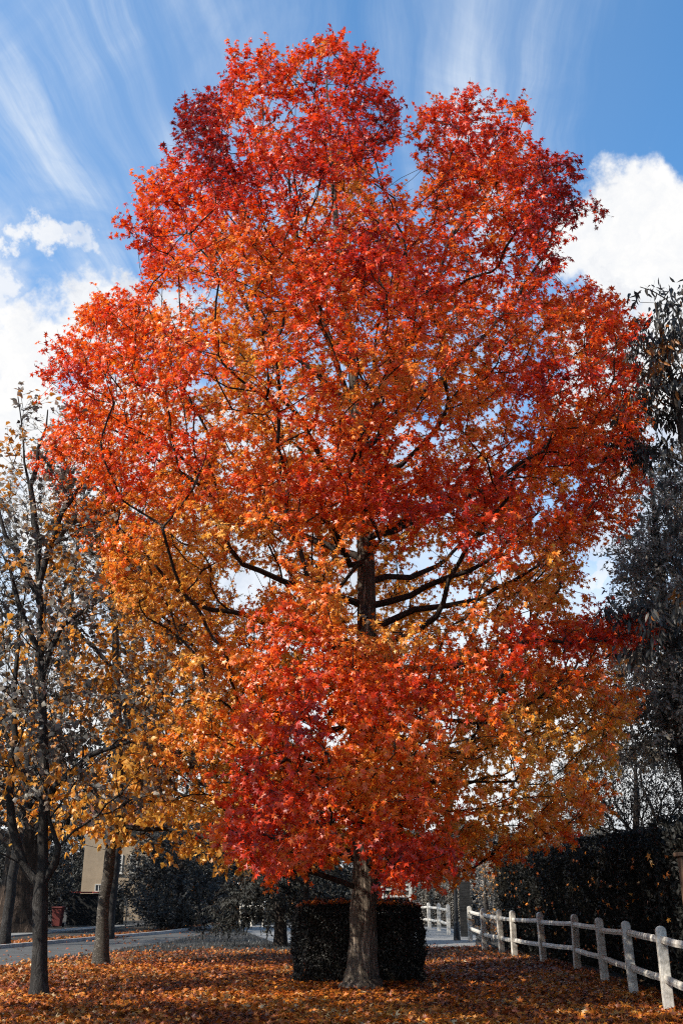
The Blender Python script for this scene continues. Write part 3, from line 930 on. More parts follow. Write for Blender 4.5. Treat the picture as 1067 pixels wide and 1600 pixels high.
# small gold and grey tree between spruce and hedge
DG = 29.0
C = ellipsoids([place(430, 1345, DG, 1.7, 1.5, .75), place(520, 1300, DG, 1.8, 1.5, 1.0), place(360, 1290, DG, 1.6, 1.5, 1.0)], 330, rng, .1, .3, .45, .9, ground=2.2)
g0 = at(478, 1480, DG)
make_tree('young_maple_tree', 'young pale gold tree behind the clipped hedge, left of the big trunk', 'tree',
          [(g0[0], DG, -.05, .12), (g0[0], DG, .4, .09), (g0[0], DG, 2.2, .08), (g0[0] + .05, DG, 4.6, .03)], [], C, tone_of(.5, .4, 1.), GOLD, MAPLE, .12, 4, 5, 72,
          (M_GBARK, M_GBARK, M_LEAF), spr_len=.4, bf=.35, r0=.006, hang=.5)

# right side: dark tree with long hanging leaves, in front of a grey small leaved one
DR = 15.5
C = ellipsoids([place(1075, 560, DR, .95, 1.2, 1.4), place(1040, 660, DR, .85, 1.0, .9), place(1110, 800, DR, .7, 1.0, 1.2), place(1025, 545, DR, .55, .8, .55), place(1030, 480, DR, .45, .6, .35), place(985, 690, DR, .5, .6, .3),
                place(1150, 960, DR, 1.1, 1.1, .9), place(985, 940, DR, .55, .6, .22), place(1180, 620, DR, 1.1, 1.2, 2.0), place(1020, 960, DR, .5, .7, .5), place(1010, 1010, DR, .4, .5, .3)], 760, rng, .1, .2, .40, .9, ground=3)
r0_ = at(1190, 1500, DR)
make_tree('cherry_tree', 'dark tree with long drooping grey leaves hanging in at the upper right edge', 'tree',
          [(r0_[0] + .3, DR, -.05, .26), (r0_[0] + .3, DR, .4, .2), (r0_[0] + .2, DR, 4, .17), (r0_[0], DR, 8, .1), (r0_[0] - .2, DR, 12, .02)],
          [lim((1190, 800, DR), (1100, 740, DR), (1000, 690, DR), (960, 690, DR)), lim((1190, 1000, DR), (1080, 960, DR), (960, 945, DR)),
           lim((1190, 700, DR), (1100, 560, DR), (1040, 470, DR), (1000, 448, DR))],
          C, tone_of(.55, .35, 1.), INK, LANCE, .18, 3, 5, 81, (M_TWIG, M_TWIG, M_LEAF), spr_len=.30, bf=.5, r0=.005, hang=1.5, up=.15, minlimb=(.05, .008))
DR2 = 24.0
C = ellipsoids([place(1060, 820, DR2, 1.7, 2, 2.0), place(1040, 920, DR2, 1.5, 2, 1.6), place(1045, 1080, DR2, 1.8, 2.2, 2.0), place(1035, 1140, DR2, 1.5, 2, 1.1), place(1000, 1010, DR2, 1.0, 1.4, .9), place(1010, 860, DR2, .9, 1.3, 1.0), place(1110, 980, DR2, 2.4, 2.4, 4), place(1000, 1130, DR2, 1.4, 1.5, 1.1),
                place(1130, 1200, DR2, 1.2, 2, 1.0)], 2300, rng, .15, .26, .34, .7, ground=4.6)
r0_ = at(1110, 1470, DR2)
make_tree('willow_tree', 'tall tree with dense small grey leaves behind the dark hedge at the right edge', 'tree',
          [(r0_[0], DR2, -.05, .32), (r0_[0], DR2, .4, .26), (r0_[0], DR2, 4, .22), (r0_[0] - .1, DR2, 8, .14), (r0_[0], DR2, 12.5, .03)], [],
          C, tone_of(.48, .34, .8), ASH, OVAL, .12, 5, 10, 82, (M_GBARK, M_GBARK, M_LEAF), spr_len=.45, bf=.35, r0=.006, hang=.2, expo=2.5)
# nearly bare twiggy tree over the hedge
DT = 31.0
C = ellipsoids([place(960, 1240, DT, 2.6, 2, 1.5), place(1040, 1230, DT, 2.4, 2, 1.9), place(890, 1260, DT, 1.6, 1.5, 1.1)], 1300, rng, 0, .22, .15, .9, ground=3.)
r0_ = at(1010, 1440, DT)
make_tree('bare_tree', 'nearly leafless tree with fine dark twigs above the dark hedge', 'tree',
          [(r0_[0], DT, -.05, .2), (r0_[0], DT, .4, .16), (r0_[0] - .1, DT, 2.8, .13), (r0_[0] + .2, DT, 5.5, .04)],
          [lim((1010, 1370, DT), (985, 1300, DT), (940, 1250, DT), (900, 1190, DT)), lim((1010, 1360, DT), (1030, 1290, DT), (1000, 1230, DT), (985, 1180, DT)), lim((1010, 1350, DT), (1060, 1280, DT), (1080, 1200, DT))],
          C, tone_of(.2, .2), INK, OVAL, .09, 4, 2, 83, (M_TWIG, M_TWIG, M_LEAF), spr_len=.55, bf=.5, r0=.0075, hang=.2, expo=2.6, minlimb=(.07, .02))
# grey bushes at the end of the fence
for (px_, D, h, r, rz_, lab, st2, n, sz_) in (
        (742, 35.5, 2.6, .55, 1.4, 'pale brown narrow bush at the end of the path, beside the dark pole', GREY, 150, .07),
        (800, 42, 4.6, 2.2, 2.4, 'loose grey tree above the far end of the white fence', ASH, 420, .12),
        (690, 64, 5.2, 3.0, 2.4, 'grey bushy tree far behind the path', ASH, 480, .17),
        (600, 72, 6.5, 3.2, 2.8, 'pale grey tree far behind the block hedge and the big trunk', ASH, 480, .2),
        (870, 46, 5.0, 2.6, 2.6, 'grey twiggy tree behind the dark hedge, left of the bare one', ASH, 480, .13)):
    x0 = (px_ - 533) / F_PX * D
    C = ellipsoids([(x0, D, h * .5, r, r * .9, h * .48)], n, rng, .3, .2 if r < 1 else .36, .3, .8, seed=px_ * .1, ground=.2)
    make_tree('grey_bush' if h < 3 else 'grey_tree', lab, 'bush' if h < 3 else 'tree', [(x0, D, -.05, .1), (x0, D, h * .4, .08), (x0, D, h * .85, .02)], [], C,
              tone_of(.45, .4, .9), st2, OVAL, sz_, 5, 6, 90 + px_, (M_GBARK, M_GBARK, M_LEAF), spr_len=.35 if r < 1 else .6, bf=.3, r0=.006, hang=.2)


# ------------------------------------------------------------------ hedges
def hedge(name, label, x0, x1, y0, y1, ztop, n, size, stops, seed, path=None, rough=.06, cores=True, mean=.35, lumps=0.0, lumpw=1.2):
    """clipped block: leaves crowd the faces, twiggy dark core inside. path: centre line for a long hedge, x0..x1 = half depth"""
    r_ = np.random.default_rng(seed)
    if path is None: path = [((x0 + x1) / 2, y0), ((x0 + x1) / 2, y1)]; half = (x1 - x0) / 2
    else: half = x0
    Pth = np.array(path, float); seg = np.linalg.norm(np.diff(Pth, axis=0), axis=1); cum_ = np.concatenate([[0], np.cumsum(seg)]); Lt = cum_[-1]

    def world(s, u):
        x = np.interp(s, cum_, Pth[:, 0]); y = np.interp(s, cum_, Pth[:, 1])
        e = .05; dx = np.interp(s + e, cum_, Pth[:, 0]) - np.interp(s - e, cum_, Pth[:, 0]); dy = np.interp(s + e, cum_, Pth[:, 1]) - np.interp(s - e, cum_, Pth[:, 1])
        L = np.hypot(dx, dy) + 1e-9; return x + u * dy / L, y - u * dx / L, dy / L, -dx / L

    def bulge(s, z, f):
        q = np.stack([s, z, np.full_like(s, f)], -1)
        return rough * 2 * nz(q, 1.1, seed) + rough * nz(q, 3.5, seed + 3) + lumps * nz(np.stack([s, z * .15, np.full_like(s, f)], -1), 1 / lumpw, seed + 5)
    root = empty(name, (Pth[:, 0].mean(), Pth[:, 1].mean(), 0), label, 'hedge')
    A = np.array([Lt * ztop, Lt * ztop, Lt * half * 2, half * 2 * ztop, half * 2 * ztop])
    cnt = (A / A.sum() * n).astype(int)
    PP, NN = [], []
    for f, m_ in enumerate(cnt):
        a_, b_ = r_.uniform(0, 1, m_), r_.uniform(0, 1, m_); ins = np.abs(r_.normal(0, .05, m_))
        if f < 2:
            s, z, sg = a_ * Lt, .03 + b_ * (ztop - .05), (1, -1)[f]
            zt = ztop + bulge(s, s * 0 + 9, 5.); z = z / ztop * zt
            u = sg * (half + bulge(s, z, f * 7.) - ins); x, y, ax, ay = world(s, u); nx, ny, nz_ = ax * sg, ay * sg, .15
        elif f == 2:
            s, u = a_ * Lt, (b_ * 2 - 1) * half; z = ztop + bulge(s, s * 0 + 9, 5.) - ins + r_.normal(0, .015, m_); x, y, ax, ay = world(s, u); nx, ny, nz_ = 0 * s, 0 * s, 1
        else:
            sg = (-1, 1)[f - 3]; u, z = (a_ * 2 - 1) * half, .03 + b_ * (ztop - .05)
            s = (0 if sg < 0 else Lt) + sg * (bulge(u, z, f * 5.) - ins); x, y, ax, ay = world(np.full(m_, (0.02 if sg < 0 else Lt - .02)), u)
            x = x + (-ay) * sg * (bulge(u, z, f * 5.) - ins) ; y = y + (ax) * sg * (bulge(u, z, f * 5.) - ins); nx, ny, nz_ = -ay * sg, ax * sg, .15
        PP.append(np.stack([x, y, z], -1)); NN.append(np.stack([nx + 0 * x, ny + 0 * x, nz_ + 0 * x], -1))
    PP, NN = np.concatenate(PP), np.concatenate(NN)
    if Lt < 3:                                      # the free standing block: softened corners and stray shoots
        xc_, yc_ = Pth[:, 0].mean(), Pth[:, 1].mean()
        ex_ = np.abs(PP[:, 0] - xc_) / half; ey_ = np.abs(PP[:, 1] - yc_) / (Lt / 2)
        PP[:, 2] *= 1 - .085 * np.clip(np.maximum(ex_, ey_), 0, 1.1) ** 5
        kz = np.clip(PP[:, 2] / ztop, 0, 1) ** 6
        PP[:, 0] = xc_ + (PP[:, 0] - xc_) * (1 - .06 * kz); PP[:, 1] = yc_ + (PP[:, 1] - yc_) * (1 - .06 * kz)
        st = r_.uniform(0, 1, len(PP)) < .035
        PP[st] += NN[st] * r_.uniform(.02, .12, (st.sum(), 1))
    tip = r_.normal(0, .6, PP.shape) + NN * .5 + [0, 0, .5]
    nr = NN + r_.normal(0, .6, PP.shape)
    t = np.clip(mean + .5 * nz(PP, 1.5, seed) + r_.normal(0, .14, len(PP)), 0, 1)
    t = np.where(t > .95, .9, t)
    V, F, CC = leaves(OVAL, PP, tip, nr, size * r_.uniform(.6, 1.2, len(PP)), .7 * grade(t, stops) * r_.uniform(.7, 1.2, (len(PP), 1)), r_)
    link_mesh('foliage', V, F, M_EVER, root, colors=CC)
    # dark inner mass, following the line
    ns, nu, nzn = max(2, int(Lt / .5)), 4, 5
    S = np.linspace(0.12, Lt - .12, ns); hc = half - .2
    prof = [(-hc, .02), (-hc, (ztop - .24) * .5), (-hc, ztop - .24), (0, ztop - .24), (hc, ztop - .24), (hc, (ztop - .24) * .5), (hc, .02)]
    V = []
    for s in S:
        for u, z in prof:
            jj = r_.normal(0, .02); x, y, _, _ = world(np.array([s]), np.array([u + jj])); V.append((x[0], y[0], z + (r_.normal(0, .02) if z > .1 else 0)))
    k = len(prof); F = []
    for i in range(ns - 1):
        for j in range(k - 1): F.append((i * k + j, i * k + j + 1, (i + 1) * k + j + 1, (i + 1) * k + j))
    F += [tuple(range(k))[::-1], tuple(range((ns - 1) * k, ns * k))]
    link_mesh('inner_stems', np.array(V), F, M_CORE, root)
    return root, world, half, Lt


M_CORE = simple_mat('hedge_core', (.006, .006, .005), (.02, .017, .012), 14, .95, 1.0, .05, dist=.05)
hb = gnd(560, 1537)
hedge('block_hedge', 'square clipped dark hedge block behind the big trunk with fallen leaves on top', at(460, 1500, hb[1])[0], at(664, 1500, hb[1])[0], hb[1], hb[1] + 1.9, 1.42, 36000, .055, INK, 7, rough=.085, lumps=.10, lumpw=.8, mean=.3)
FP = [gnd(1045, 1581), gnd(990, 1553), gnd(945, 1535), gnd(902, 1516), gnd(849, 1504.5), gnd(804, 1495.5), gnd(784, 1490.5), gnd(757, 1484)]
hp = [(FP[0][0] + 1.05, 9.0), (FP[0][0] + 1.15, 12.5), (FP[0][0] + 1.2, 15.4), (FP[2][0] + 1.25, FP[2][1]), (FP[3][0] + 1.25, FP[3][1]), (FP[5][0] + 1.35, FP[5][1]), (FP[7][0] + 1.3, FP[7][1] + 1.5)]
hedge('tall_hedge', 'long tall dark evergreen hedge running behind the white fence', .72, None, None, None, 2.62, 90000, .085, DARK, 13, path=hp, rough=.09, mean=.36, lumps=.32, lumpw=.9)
hd = gnd(690, 1440)
hedge('far_hedge', 'pale grey clipped hedge far behind the short white fence', .6, None, None, None, 1.9, 16000, .11, ASH, 17,
      path=[(at(655, 1400, 54)[0], 54), (at(745, 1400, 52)[0], 52)], rough=.05, mean=.5)

# ------------------------------------------------------------------ white post and rail fence
m, q, out = new_mat('weathered_white_paint')
co = q.n('ShaderNodeTexCoord').outputs['Object']
n1 = q.noise(co, 9, 6, .7); mp = q.n('ShaderNodeMapping'); q.put(mp.inputs[0], co); mp.inputs['Scale'].default_value = (1, 1, .25)
n2 = q.noise(mp.outputs[0], 40, 4, .7)
c = q.mix(q.ss(n1, .40, .70), (.58, .54, .48, 1), (.26, .24, .20, 1))
c = q.mix(q.ss(n2, .56, .72), c, (.20, .18, .15, 1))
b = q.n('ShaderNodeBump'); b.inputs['Strength'].default_value = .4; b.inputs['Distance'].default_value = .008; q.put(b.inputs['Height'], n2)
principled(q, out, c, .6, .35, b.outputs[0]); M_PAINT = m


def arch(w, h):
    pr = [(-w / 2, -.25), (w / 2, -.25), (w / 2, h - w * .5)]
    for i in range(1, 8):
        t = i / 8 * math.pi; pr.append((math.cos(t) * w / 2, h - w * .5 + math.sin(t) * w * .5))
    pr.append((-w / 2, h - w * .5)); return pr


def rail_fence(name, label, pts, h=1.13, seed=1, w=.15, zr=(.93, .42), group=None):
    r_ = random.Random(seed)
    root = empty(name, (pts[0][0], pts[0][1], 0), label, 'fence', group)
    post = None
    for i, p in enumerate(pts):
        a_ = pts[max(i - 1, 0)]; b_ = pts[min(i + 1, len(pts) - 1)]
        d = Vector((b_[0] - a_[0], b_[1] - a_[1])).normalized(); ang = math.atan2(d.y, d.x)
        if post is None:
            mb = MB(); mb.prism(arch(w, h), (0, 0, 0), (0, 1, 0), (0, 0, 1), (.115, 0, 0))
            o = mb.build('post', M_PAINT, None, bevel=.012); o.parent = root; post = o
        else:
            o = post.copy(); COL.objects.link(o); o.parent = root
        o.location = (p[0] - root.location[0], p[1] - root.location[1], 0)
        o.rotation_euler = (r_.uniform(-.025, .025), r_.uniform(-.03, .02), ang + r_.uniform(-.05, .05))
    for i in range(len(pts) - 1):
        for z in zr:
            a_, b_ = np.array(pts[i][:2]), np.array(pts[i + 1][:2]); L = np.linalg.norm(b_ - a_)
            d = (b_ - a_) / L; nrm = np.array([-d[1], d[0]])
            if nrm[0] > 0: nrm = -nrm
            mb = MB(); off = 0.0
            za, zb = z + r_.uniform(-.025, .025), z + r_.uniform(-.025, .025)
            n = 9; V = []; F = []
            pr = [(-.030, -.045), (.030, -.045), (.040, .0), (.018, .048), (-.018, .048), (-.040, 0)]
            for k in range(n):
                t = k / (n - 1); sag = -.012 * math.sin(t * math.pi) + r_.uniform(-.003, .003)
                c0 = a_ + (b_ - a_) * t
                for u, v in pr: V.append((c0[0] + nrm[0] * u, c0[1] + nrm[1] * u, za * (1 - t) + zb * t + v + sag))
            for k in range(n - 1):
                for j in range(6): F.append((k * 6 + j, k * 6 + (j + 1) % 6, (k + 1) * 6 + (j + 1) % 6, (k + 1) * 6 + j))
            mb.add(V, F); mb.build('rail', M_PAINT, root)
    return root


ext0 = FP[0] - (FP[1] - FP[0]) * .9
rail_fence('rail_fence', 'long white two rail fence with round topped posts in front of the tall dark hedge', [ext0] + FP + [gnd(735, 1471)], seed=3)
rail_fence('rail_fence', 'short white post and rail fence between the block hedge and the dark pole', [gnd(701, 1461), gnd(686, 1455), gnd(671, 1452), gnd(655, 1449)], seed=5, h=1.12)
rail_fence('rail_fence', 'small white fence seen above the spruce boughs left of the block hedge', [(at(378, 1400, 52)[0], 52, 0), (at(397, 1400, 52)[0], 51.5, 0), (at(416, 1400, 52)[0], 51, 0)], seed=6, h=1.15)
# white gate far behind
DGt = 58
gt = empty('field_gate', (at(622, 1400, DGt)[0], DGt, 0), 'white gate of horizontal bars far behind the block hedge, right of the big trunk', 'gate')
for i, px_ in enumerate((597, 641)):
    x0 = at(px_, 1400, DGt)[0]; mb = MB(); mb.prism(arch(.16, 2.45 if i else 1.9), (x0, DGt, 0), (1, 0, 0), (0, 0, 1), (0, .14, 0)); mb.build('post', M_PAINT, gt)
xa, xb = at(597, 1400, DGt)[0] + .09, at(641, 1400, DGt)[0] - .09
for z in (1.0, 1.35, 1.7, 1.95):
    mb = MB(); mb.box(((xa + xb) / 2, DGt, z), (xb - xa, .05, .1)); mb.build('bar', M_PAINT, gt)

# ------------------------------------------------------------------ dark pole, timber gate post
M_IRON = simple_mat('dark_painted_metal', (.010, .011, .012), (.03, .031, .033), 20, .5, .1, .4, metal=.3)
M_WOOD = simple_mat('brown_timber', (.05, .028, .018), (.13, .075, .045), 6, .8, .5, .2, stretch=(4, 4, .5))
M_DWOOD = simple_mat('dark_timber', (.012, .012, .012), (.035, .034, .033), 6, .85, .5, .2, stretch=(.6, 4, 6))
pp_ = gnd(714, 1470)
pl = empty('lamp_post', (pp_[0], pp_[1], 0), 'dark slender metal post rising into the leaves at the end of the path', 'post')
mb = MB(); mb.tube([(pp_[0], pp_[1], -.1), (pp_[0], pp_[1], .5), (pp_[0], pp_[1], 2.2), (pp_[0] - .1, pp_[1], 4.3)], [.075, .075, .055, .04], 12); mb.build('shaft', M_IRON, pl, smooth=True)
mb = MB(); mb.tube([(pp_[0], pp_[1], 0.0), (pp_[0], pp_[1], .1), (pp_[0], pp_[1], .55), (pp_[0], pp_[1], .62)], [.13, .12, .10, .075], 12); mb.build('base', M_IRON, pl, smooth=True)
hx, hy = pp_[0] - .1, pp_[1]
mb = MB(); mb.tube([(hx, hy, 4.3), (hx, hy, 4.36), (hx, hy, 4.7), (hx, hy, 4.78), (hx, hy, 4.9)], [.05, .12, .2, .24, .02], 8); mb.build('lantern', M_IRON, pl)
p2 = gnd(727, 1466)
pn = empty('wooden_gate', (p2[0], p2[1], 0), 'dark grey boarded gate panel just right of the slender dark post', 'gate')
for k in range(4):
    mb = MB(); mb.box((p2[0] - .12 + k * .105, p2[1] + .002 * k, 1.0), (.1, .03, 1.9)); mb.build('board', M_DWOOD, pn)
for z in (.4, 1.6):
    mb = MB(); mb.box((p2[0] + .04, p2[1] + .035, z), (.42, .035, .1)); mb.build('ledge', M_DWOOD, pn)
gp = at(1070, 1380, 13.6)
gw = empty('timber_post', (gp[0], 13.6, 0), 'brown square timber post with flat cap at the right edge of the hedge', 'post')
mb = MB(); mb.box((gp[0] + .03, 13.6, 1.0), (.15, .15, 2.05)); mb.build('shaft', M_WOOD, gw, bevel=.01)
mb = MB(); mb.box((gp[0] + .03, 13.6, 2.06), (.22, .22, .05)); mb.build('cap', M_WOOD, gw, bevel=.008)

# ------------------------------------------------------------------ house, dark wall, wire fence, bollard, bin
DH = 62.0
M_RENDER = simple_mat('tan_render', (.27, .205, .14), (.35, .265, .18), 1.5, .9, .2, .15, detail=9)
M_TILE = simple_mat('red_roof_tile', (.16, .05, .035), (.26, .10, .07), 3, .8, .6, .2, stretch=(1, 1, 5))
M_GLASS = simple_mat('window_glass', (.03, .035, .04), (.08, .085, .09), .7, .1, 0, .6)
hx0, hx1 = at(126, 1400, DH)[0], at(232, 1400, DH)[0]
hs = empty('house', ((hx0 + hx1) / 2, DH, 0), 'tan rendered house with white framed windows beyond the road', 'house')
mb = MB(); mb.box(((hx0 + hx1) / 2, DH + 3.5, 2.7), (hx1 - hx0, 7, 5.4)); w_ = mb.build('wall', M_RENDER, hs)
mb = MB(); x0, x1, ym = hx0 - .35, hx1 + .35, DH + 3.5
mb.add([(x0, DH - .4, 5.3), (x1, DH - .4, 5.3), (x1, DH + 7.4, 5.3), (x0, DH + 7.4, 5.3), (x0, ym, 8.0), (x1, ym, 8.0)], [(0, 1, 5, 4), (2, 3, 4, 5), (0, 4, 3), (1, 2, 5), (3, 2, 1, 0)])
rf = mb.build('roof', M_TILE, hs)
mb = MB(); mb.box((hx1 - .9, ym + .2, 8.1), (.6, .6, 1.6)); ch = mb.build('chimney', M_TILE, hs); ch.parent = rf; ch.location = (0, 0, 0)


def window(px0, py0, px1, py1, bars_v, bars_h):
    a_, b_ = at(px0, py0, DH), at(px1, py1, DH)
    x0, x1, z1, z0 = a_[0], b_[0], a_[2], b_[2]
    w = empty('window', ((x0 + x1) / 2, DH, z0)); w.parent = hs; w.location = w.location - hs.location
    off = hs.matrix_world
    def piece(nm, c_, s_, mt):
        mb = MB(); mb.box(c_, s_); o = mb.build(nm, mt, None)
        o.data.transform(__import__('mathutils').Matrix.Translation((-(x0 + x1) / 2, -DH, -z0))); o.parent = w
    piece('pane', ((x0 + x1) / 2, DH - .01, (z0 + z1) / 2), (x1 - x0, .02, z1 - z0), M_GLASS)
    mb = MB(); t = .07
    for xx in (x0, x1): mb.box((xx, DH - .03, (z0 + z1) / 2), (t, .06, z1 - z0 + t))
    for z in (z0, z1): mb.box(((x0 + x1) / 2, DH - .031, z), (x1 - x0 - t, .058, t))
    for i in range(bars_v): mb.box((x0 + (x1 - x0) * (i + 1) / (bars_v + 1), DH - .028, (z0 + z1) / 2), (.04, .05, z1 - z0 - t))
    for i in range(bars_h): mb.box(((x0 + x1) / 2, DH - .026, z0 + (z1 - z0) * (i + 1) / (bars_h + 1)), (x1 - x0 - t, .046, .04))
    o = mb.build('frame', M_PAINT, None); o.data.transform(__import__('mathutils').Matrix.Translation((-(x0 + x1) / 2, -DH, -z0))); o.parent = w
    piece('sill', ((x0 + x1) / 2, DH - .06, z0 - .07), (x1 - x0 + .2, .12, .06), M_PAINT)


window(181, 1336, 190, 1363, 0, 3)
window(150, 1382, 160, 1393, 1, 0)
window(175, 1382, 186, 1393, 1, 0)
window(205, 1336, 214, 1363, 0, 3)
DW = 53.0
wx0, wx1 = at(108, 1400, DW)[0], at(196, 1400, DW)[0]
dw = empty('boundary_wall', ((wx0 + wx1) / 2, DW, 0), 'dark boarded wall with a red coping in front of the tan house', 'wall')
for i in range(8):
    mb = MB(); mb.box(((wx0 + wx1) / 2, DW + .004 * (i % 2), .1 + i * .185), (wx1 - wx0, .05, .192)); mb.build('board', M_DWOOD, dw)
M_RED2 = simple_mat('red_coping', (.28, .045, .03), (.38, .08, .06), 5, .7, .2, .3)
mb = MB(); mb.box(((wx0 + wx1) / 2, DW, 1.56), (wx1 - wx0 + .1, .22, .07)); mb.build('coping', M_RED2, dw)
M_MESH = simple_mat('fence_wire', (.06, .062, .065), (.10, .10, .105), 9, .6, 0, .3, metal=.4)
DF = 49.0
wf = empty('wire_fence', (at(236, 1400, DF)[0], DF, 0), 'dark see through wire fence on thin posts beyond the road', 'fence')
xs_ = [at(p, 1400, DF)[0] for p in (200, 230, 262, 290, 318)]
for x in xs_:
    mb = MB(); mb.tube([(x, DF, -.1), (x, DF, 1.35)], [.035, .035], 8); mb.build('post', M_IRON, wf)
mb = MB(); xx = xs_[0]
while xx < xs_[-1] - .05: mb.tube([(xx, DF - .04, .05), (xx, DF - .04, 1.28)], [.006, .006], 3); xx += .11
for z in np.arange(.06, 1.3, .135): mb.tube([(xs_[0], DF - .045, z), (xs_[-1], DF - .045, z)], [.007, .007], 3)
mb.build('wire_mesh', M_MESH, wf)
bp = gnd(241, 1448)
bo = empty('bollard', (bp[0], bp[1], 0), 'thin black bollard on the pavement across the road', 'bollard')
mb = MB(); mb.tube([(bp[0], bp[1], -.1), (bp[0], bp[1], .95), (bp[0], bp[1], 1.02), (bp[0], bp[1], 1.05)], [.07, .065, .06, .01], 10); mb.build('shaft', M_IRON, bo, smooth=True)
mb = MB(); mb.tube([(bp[0], bp[1], .84), (bp[0], bp[1], .9)], [.078, .078], 10); mb.build('band', M_PAINT, bo)
DBn = 50.0
bx_ = at(94, 1400, DBn)[0]
bn = empty('litter_bin', (bx_, DBn, 0), 'small dull red bin beyond the road beside the old thick trunk', 'bin')
M_BIN = simple_mat('dull_red_plastic', (.09, .018, .015), (.14, .028, .022), 5, .6, .1, .3)
mb = MB(); mb.add([(bx_ - .19, DBn - .2, .05), (bx_ + .19, DBn - .2, .05), (bx_ + .19, DBn + .2, .05), (bx_ - .19, DBn + .2, .05), (bx_ - .24, DBn - .26, .85), (bx_ + .24, DBn - .26, .85), (bx_ + .24, DBn + .26, .85), (bx_ - .24, DBn + .26, .85)],
                  [(3, 2, 1, 0), (4, 5, 6, 7), (0, 1, 5, 4), (1, 2, 6, 5), (2, 3, 7, 6), (3, 0, 4, 7)]); mb.build('body', M_BIN, bn, bevel=.03)
mb = MB(); mb.box((bx_, DBn, .885), (.54, .58, .07)); mb.build('lid', M_BIN, bn, bevel=.02)
for sx in (-1, 1):
    mb = MB(); mb.tube([(bx_ + sx * .2, DBn + .26, .1), (bx_ + sx * .25, DBn + .26, .1)], [.1, .1], 12); mb.build('wheel', M_IRON, bn)

# ------------------------------------------------------------------ fallen leaves and grass
r_ = np.random.default_rng(77)
N = 125000
y = 11.5 + (r_.uniform(0, 1, N) ** 1.25) * 25
xw = y * .42 + 1.2
x = r_.uniform(-1, 1, N) * xw
P = np.stack([x, y, np.zeros(N)], -1)
px, py = proj(P)
LIT = [tuple(p[:2]) for p in (gnd(-200, 1700), gnd(1300, 1700), gnd(1200, 1560), FP[0] + [1.2, 0, 0], FP[3] + [.9, 0, 0], FP[5] + [.6, 0, 0], FP[7] + [.3, 0, 0], gnd(742, 1480), gnd(668, 1482), gnd(560, 1486),
                              gnd(430, 1486), gnd(330, 1484), gnd(240, 1490), gnd(200, 1487), gnd(150, 1494), gnd(75, 1501), gnd(0, 1516), gnd(-260, 1555))]
ins = inside(LIT, x, y); ed = edge_dist(LIT, x, y)
pr = np.where(ins, 1.0, np.exp(-ed / .55) * .35) * np.clip(1.15 + .5 * nz(P, .5, 3.) - np.clip((y - 24) / 22, 0, .6), 0, 1)
keep = r_.uniform(0, 1, N) < pr
keep &= ~((np.abs(x - (hp[2][0])) < .5) & (y < 30))
P = P[keep]; n = len(P)
verge = []
for _ in range(5200):                                       # leafy verge across the road
    t = r_.uniform(0, 1); k = r_.uniform(-.02, 1)
    q0 = gnd(-150 + 520 * t, np.interp(-150 + 520 * t, [-150, 0, 190, 345], [1492, 1482, 1466, 1447]))
    verge.append(q0 + np.array([-.3 * k * 3, 3.6 * k + .3, .02]))
P = np.concatenate([P, np.array(verge), np.stack([r_.uniform(-13, -5, 500), r_.uniform(22, 50, 500), np.full(500, .012)], -1)]); n = len(P)
P[:, 2] += r_.uniform(.005, .05, n)
tip = r_.normal(0, 1, (n, 3)) * [1, 1, .38]
nr = np.array([0, 0, 1.0]) + r_.normal(0, .48, (n, 3))
t = np.clip(.5 + .35 * nz(P, .8, 8.) + r_.normal(0, .24, n), 0, 1)
LST = [(0, (.09, .028, .012)), (.25, (.26, .055, .012)), (.5, (.52, .14, .013)), (.75, (.66, .23, .020)), (.93, (.64, .32, .06)), (1, (.62, .46, .24))]
V, F, CC = leaves(STAR, P, tip, nr, r_.uniform(.042, .078, n), grade(t, LST) * r_.uniform(.45, 1.12, (n, 1)) * (.84 + .55 * nz(P, .35, 6.))[:, None], r_, 1.6)
fl = link_mesh('fallen_leaves', V, F, M_LIT, colors=CC)
tag(fl, 'thick carpet of fallen orange and brown leaves on the lawn', 'leaves', kind='stuff')
# leaves that landed on the clipped hedge
n = 900
hx_ = r_.uniform(at(462, 1500, hb[1])[0], at(662, 1500, hb[1])[0], n)
P = np.stack([hx_, hb[1] + r_.uniform(-.02, 1.9, n) ** 1.0, 1.40 + r_.uniform(0, .05, n)], -1)
P[:, 2] -= .10 * np.clip(np.abs(P[:, 0] - P[:, 0].mean()) / 1.25, 0, 1) ** 5
V, F, CC = leaves(STAR, P, r_.normal(0, 1, (n, 3)) * [1, 1, .3], np.array([0, 0, 1.]) + r_.normal(0, .45, (n, 3)), r_.uniform(.05, .085, n), grade(r_.uniform(0.1, .8, n), LST), r_, 1.5)
tag(link_mesh('hedge_top_leaves', V, F, M_LIT, colors=CC), 'fallen leaves lying on top of the clipped block hedge', 'leaves', kind='stuff')
# leaves caught in the face of the tall hedge
n = 260
ss_ = r_.uniform(0, 1, n); hpa = np.array(hp); ix = ss_ * (len(hp) - 1)
cxy = np.stack([np.interp(ix, range(len(hp)), hpa[:, 0]), np.interp(ix, range(len(hp)), hpa[:, 1])], -1)
P = np.stack([cxy[:, 0] - .80, cxy[:, 1], r_.uniform(.1, 2.5, n)], -1)
V, F, CC = leaves(STAR, P, r_.normal(0, .5, (n, 3)) + [-.3, 0, -.8], np.array([-1., -.4, .4]) + r_.normal(0, .4, (n, 3)), r_.uniform(.04, .075, n), grade(r_.uniform(0.35, 1, n), LST), r_)
tag(link_mesh('caught_leaves', V, F, M_LIT, colors=CC), 'scattered gold leaves caught in the face of the tall dark hedge', 'leaves', kind='stuff')
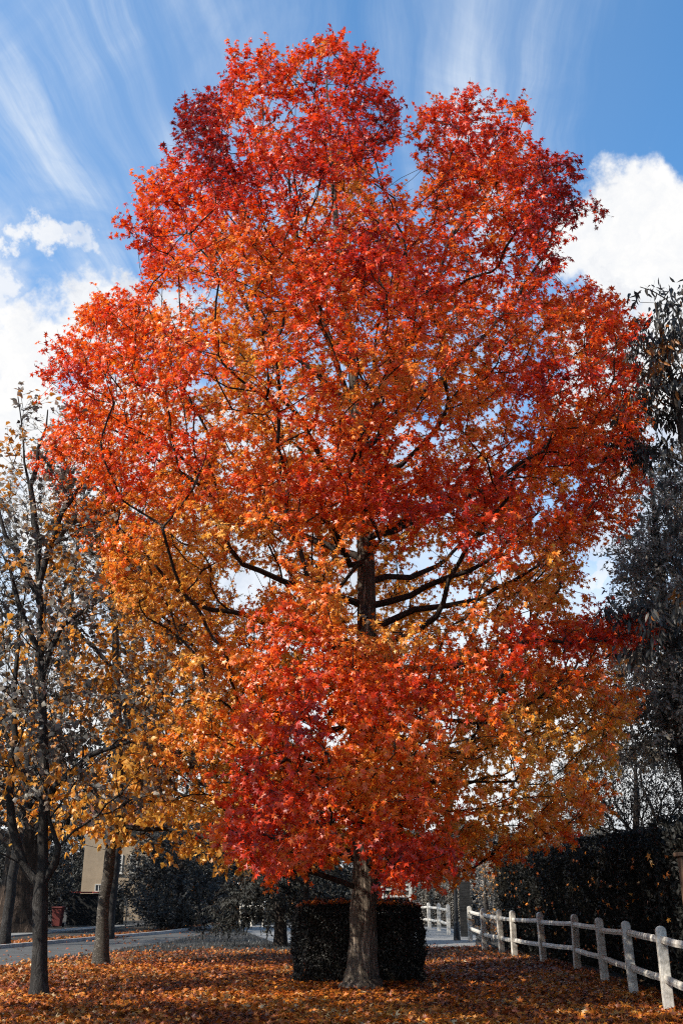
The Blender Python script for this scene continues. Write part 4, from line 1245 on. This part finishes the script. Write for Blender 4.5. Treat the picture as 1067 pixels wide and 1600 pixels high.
# grass of the lawn past the leaves
n = 42000
gx = r_.uniform(-9, 6, n); gy = r_.uniform(26, 50, n)
RD = [tuple(p[:2]) for p in near_edge] + [tuple(p[:2]) for p in far_edge[::-1]]
PT = [tuple(gnd(*p)[:2]) for p in ((430, 1474), (668, 1481), (742, 1479), (744, 1462), (700, 1450), (560, 1446), (400, 1446), (372, 1452))]
ok = ~inside(RD, gx, gy) & ~inside(PT, gx, gy)
gx, gy = gx[ok], gy[ok]; n = len(gx)
P = np.stack([gx, gy, np.zeros(n)], -1)
BL_ = (np.array([(-.12, 0, 0), (.12, 0, 0), (0, 1, .1)]), np.array([(0, 1, 2)]))
cg = grade(np.clip(.5 + .5 * nz(P, .9, 2.) + r_.normal(0, .2, n), 0, 1), [(0, (.03, .034, .034)), (.6, (.085, .09, .088)), (1, (.16, .16, .15))])
V, F, CC = leaves(BL_, P, np.array([0, 0, 1.]) + r_.normal(0, .35, (n, 3)), r_.normal(0, 1, (n, 3)), r_.uniform(.05, .11, n), cg, r_)
tag(link_mesh('grass', V, F, M_LEAF, colors=CC), 'short dull grass of the lawn between the leaves and the road', 'grass', kind='stuff')

# ------------------------------------------------------------------ distant wood closing the horizon
r_ = np.random.default_rng(5)
n = 60000
wx = r_.uniform(-62, 62, n); hgt = 6.2 + 3.2 * nz(np.stack([wx, wx * 0, wx * 0], -1), .11, 3.3) + 1.6 * nz(np.stack([wx, wx * 0, wx * 0], -1), .5, 8.)
wz = hgt * r_.uniform(0, 1, n) ** .8
P = np.stack([wx, 96 + r_.uniform(-2.5, 2.5, n) + .0 * wx, wz], -1)
t = np.clip(.35 + .5 * nz(P, .5, 1.) + r_.normal(0, .12, n), 0, 1)
V, F, CC = leaves(OVAL, P, r_.normal(0, 1, (n, 3)), np.array([0, -1, .5]) + r_.normal(0, .5, (n, 3)), r_.uniform(.35, .75, n), grade(t, INK), r_)
tag(link_mesh('distant_wood', V, F, M_EVER, colors=CC), 'dark distant wood closing the horizon behind house and hedges', 'wood', kind='stuff')
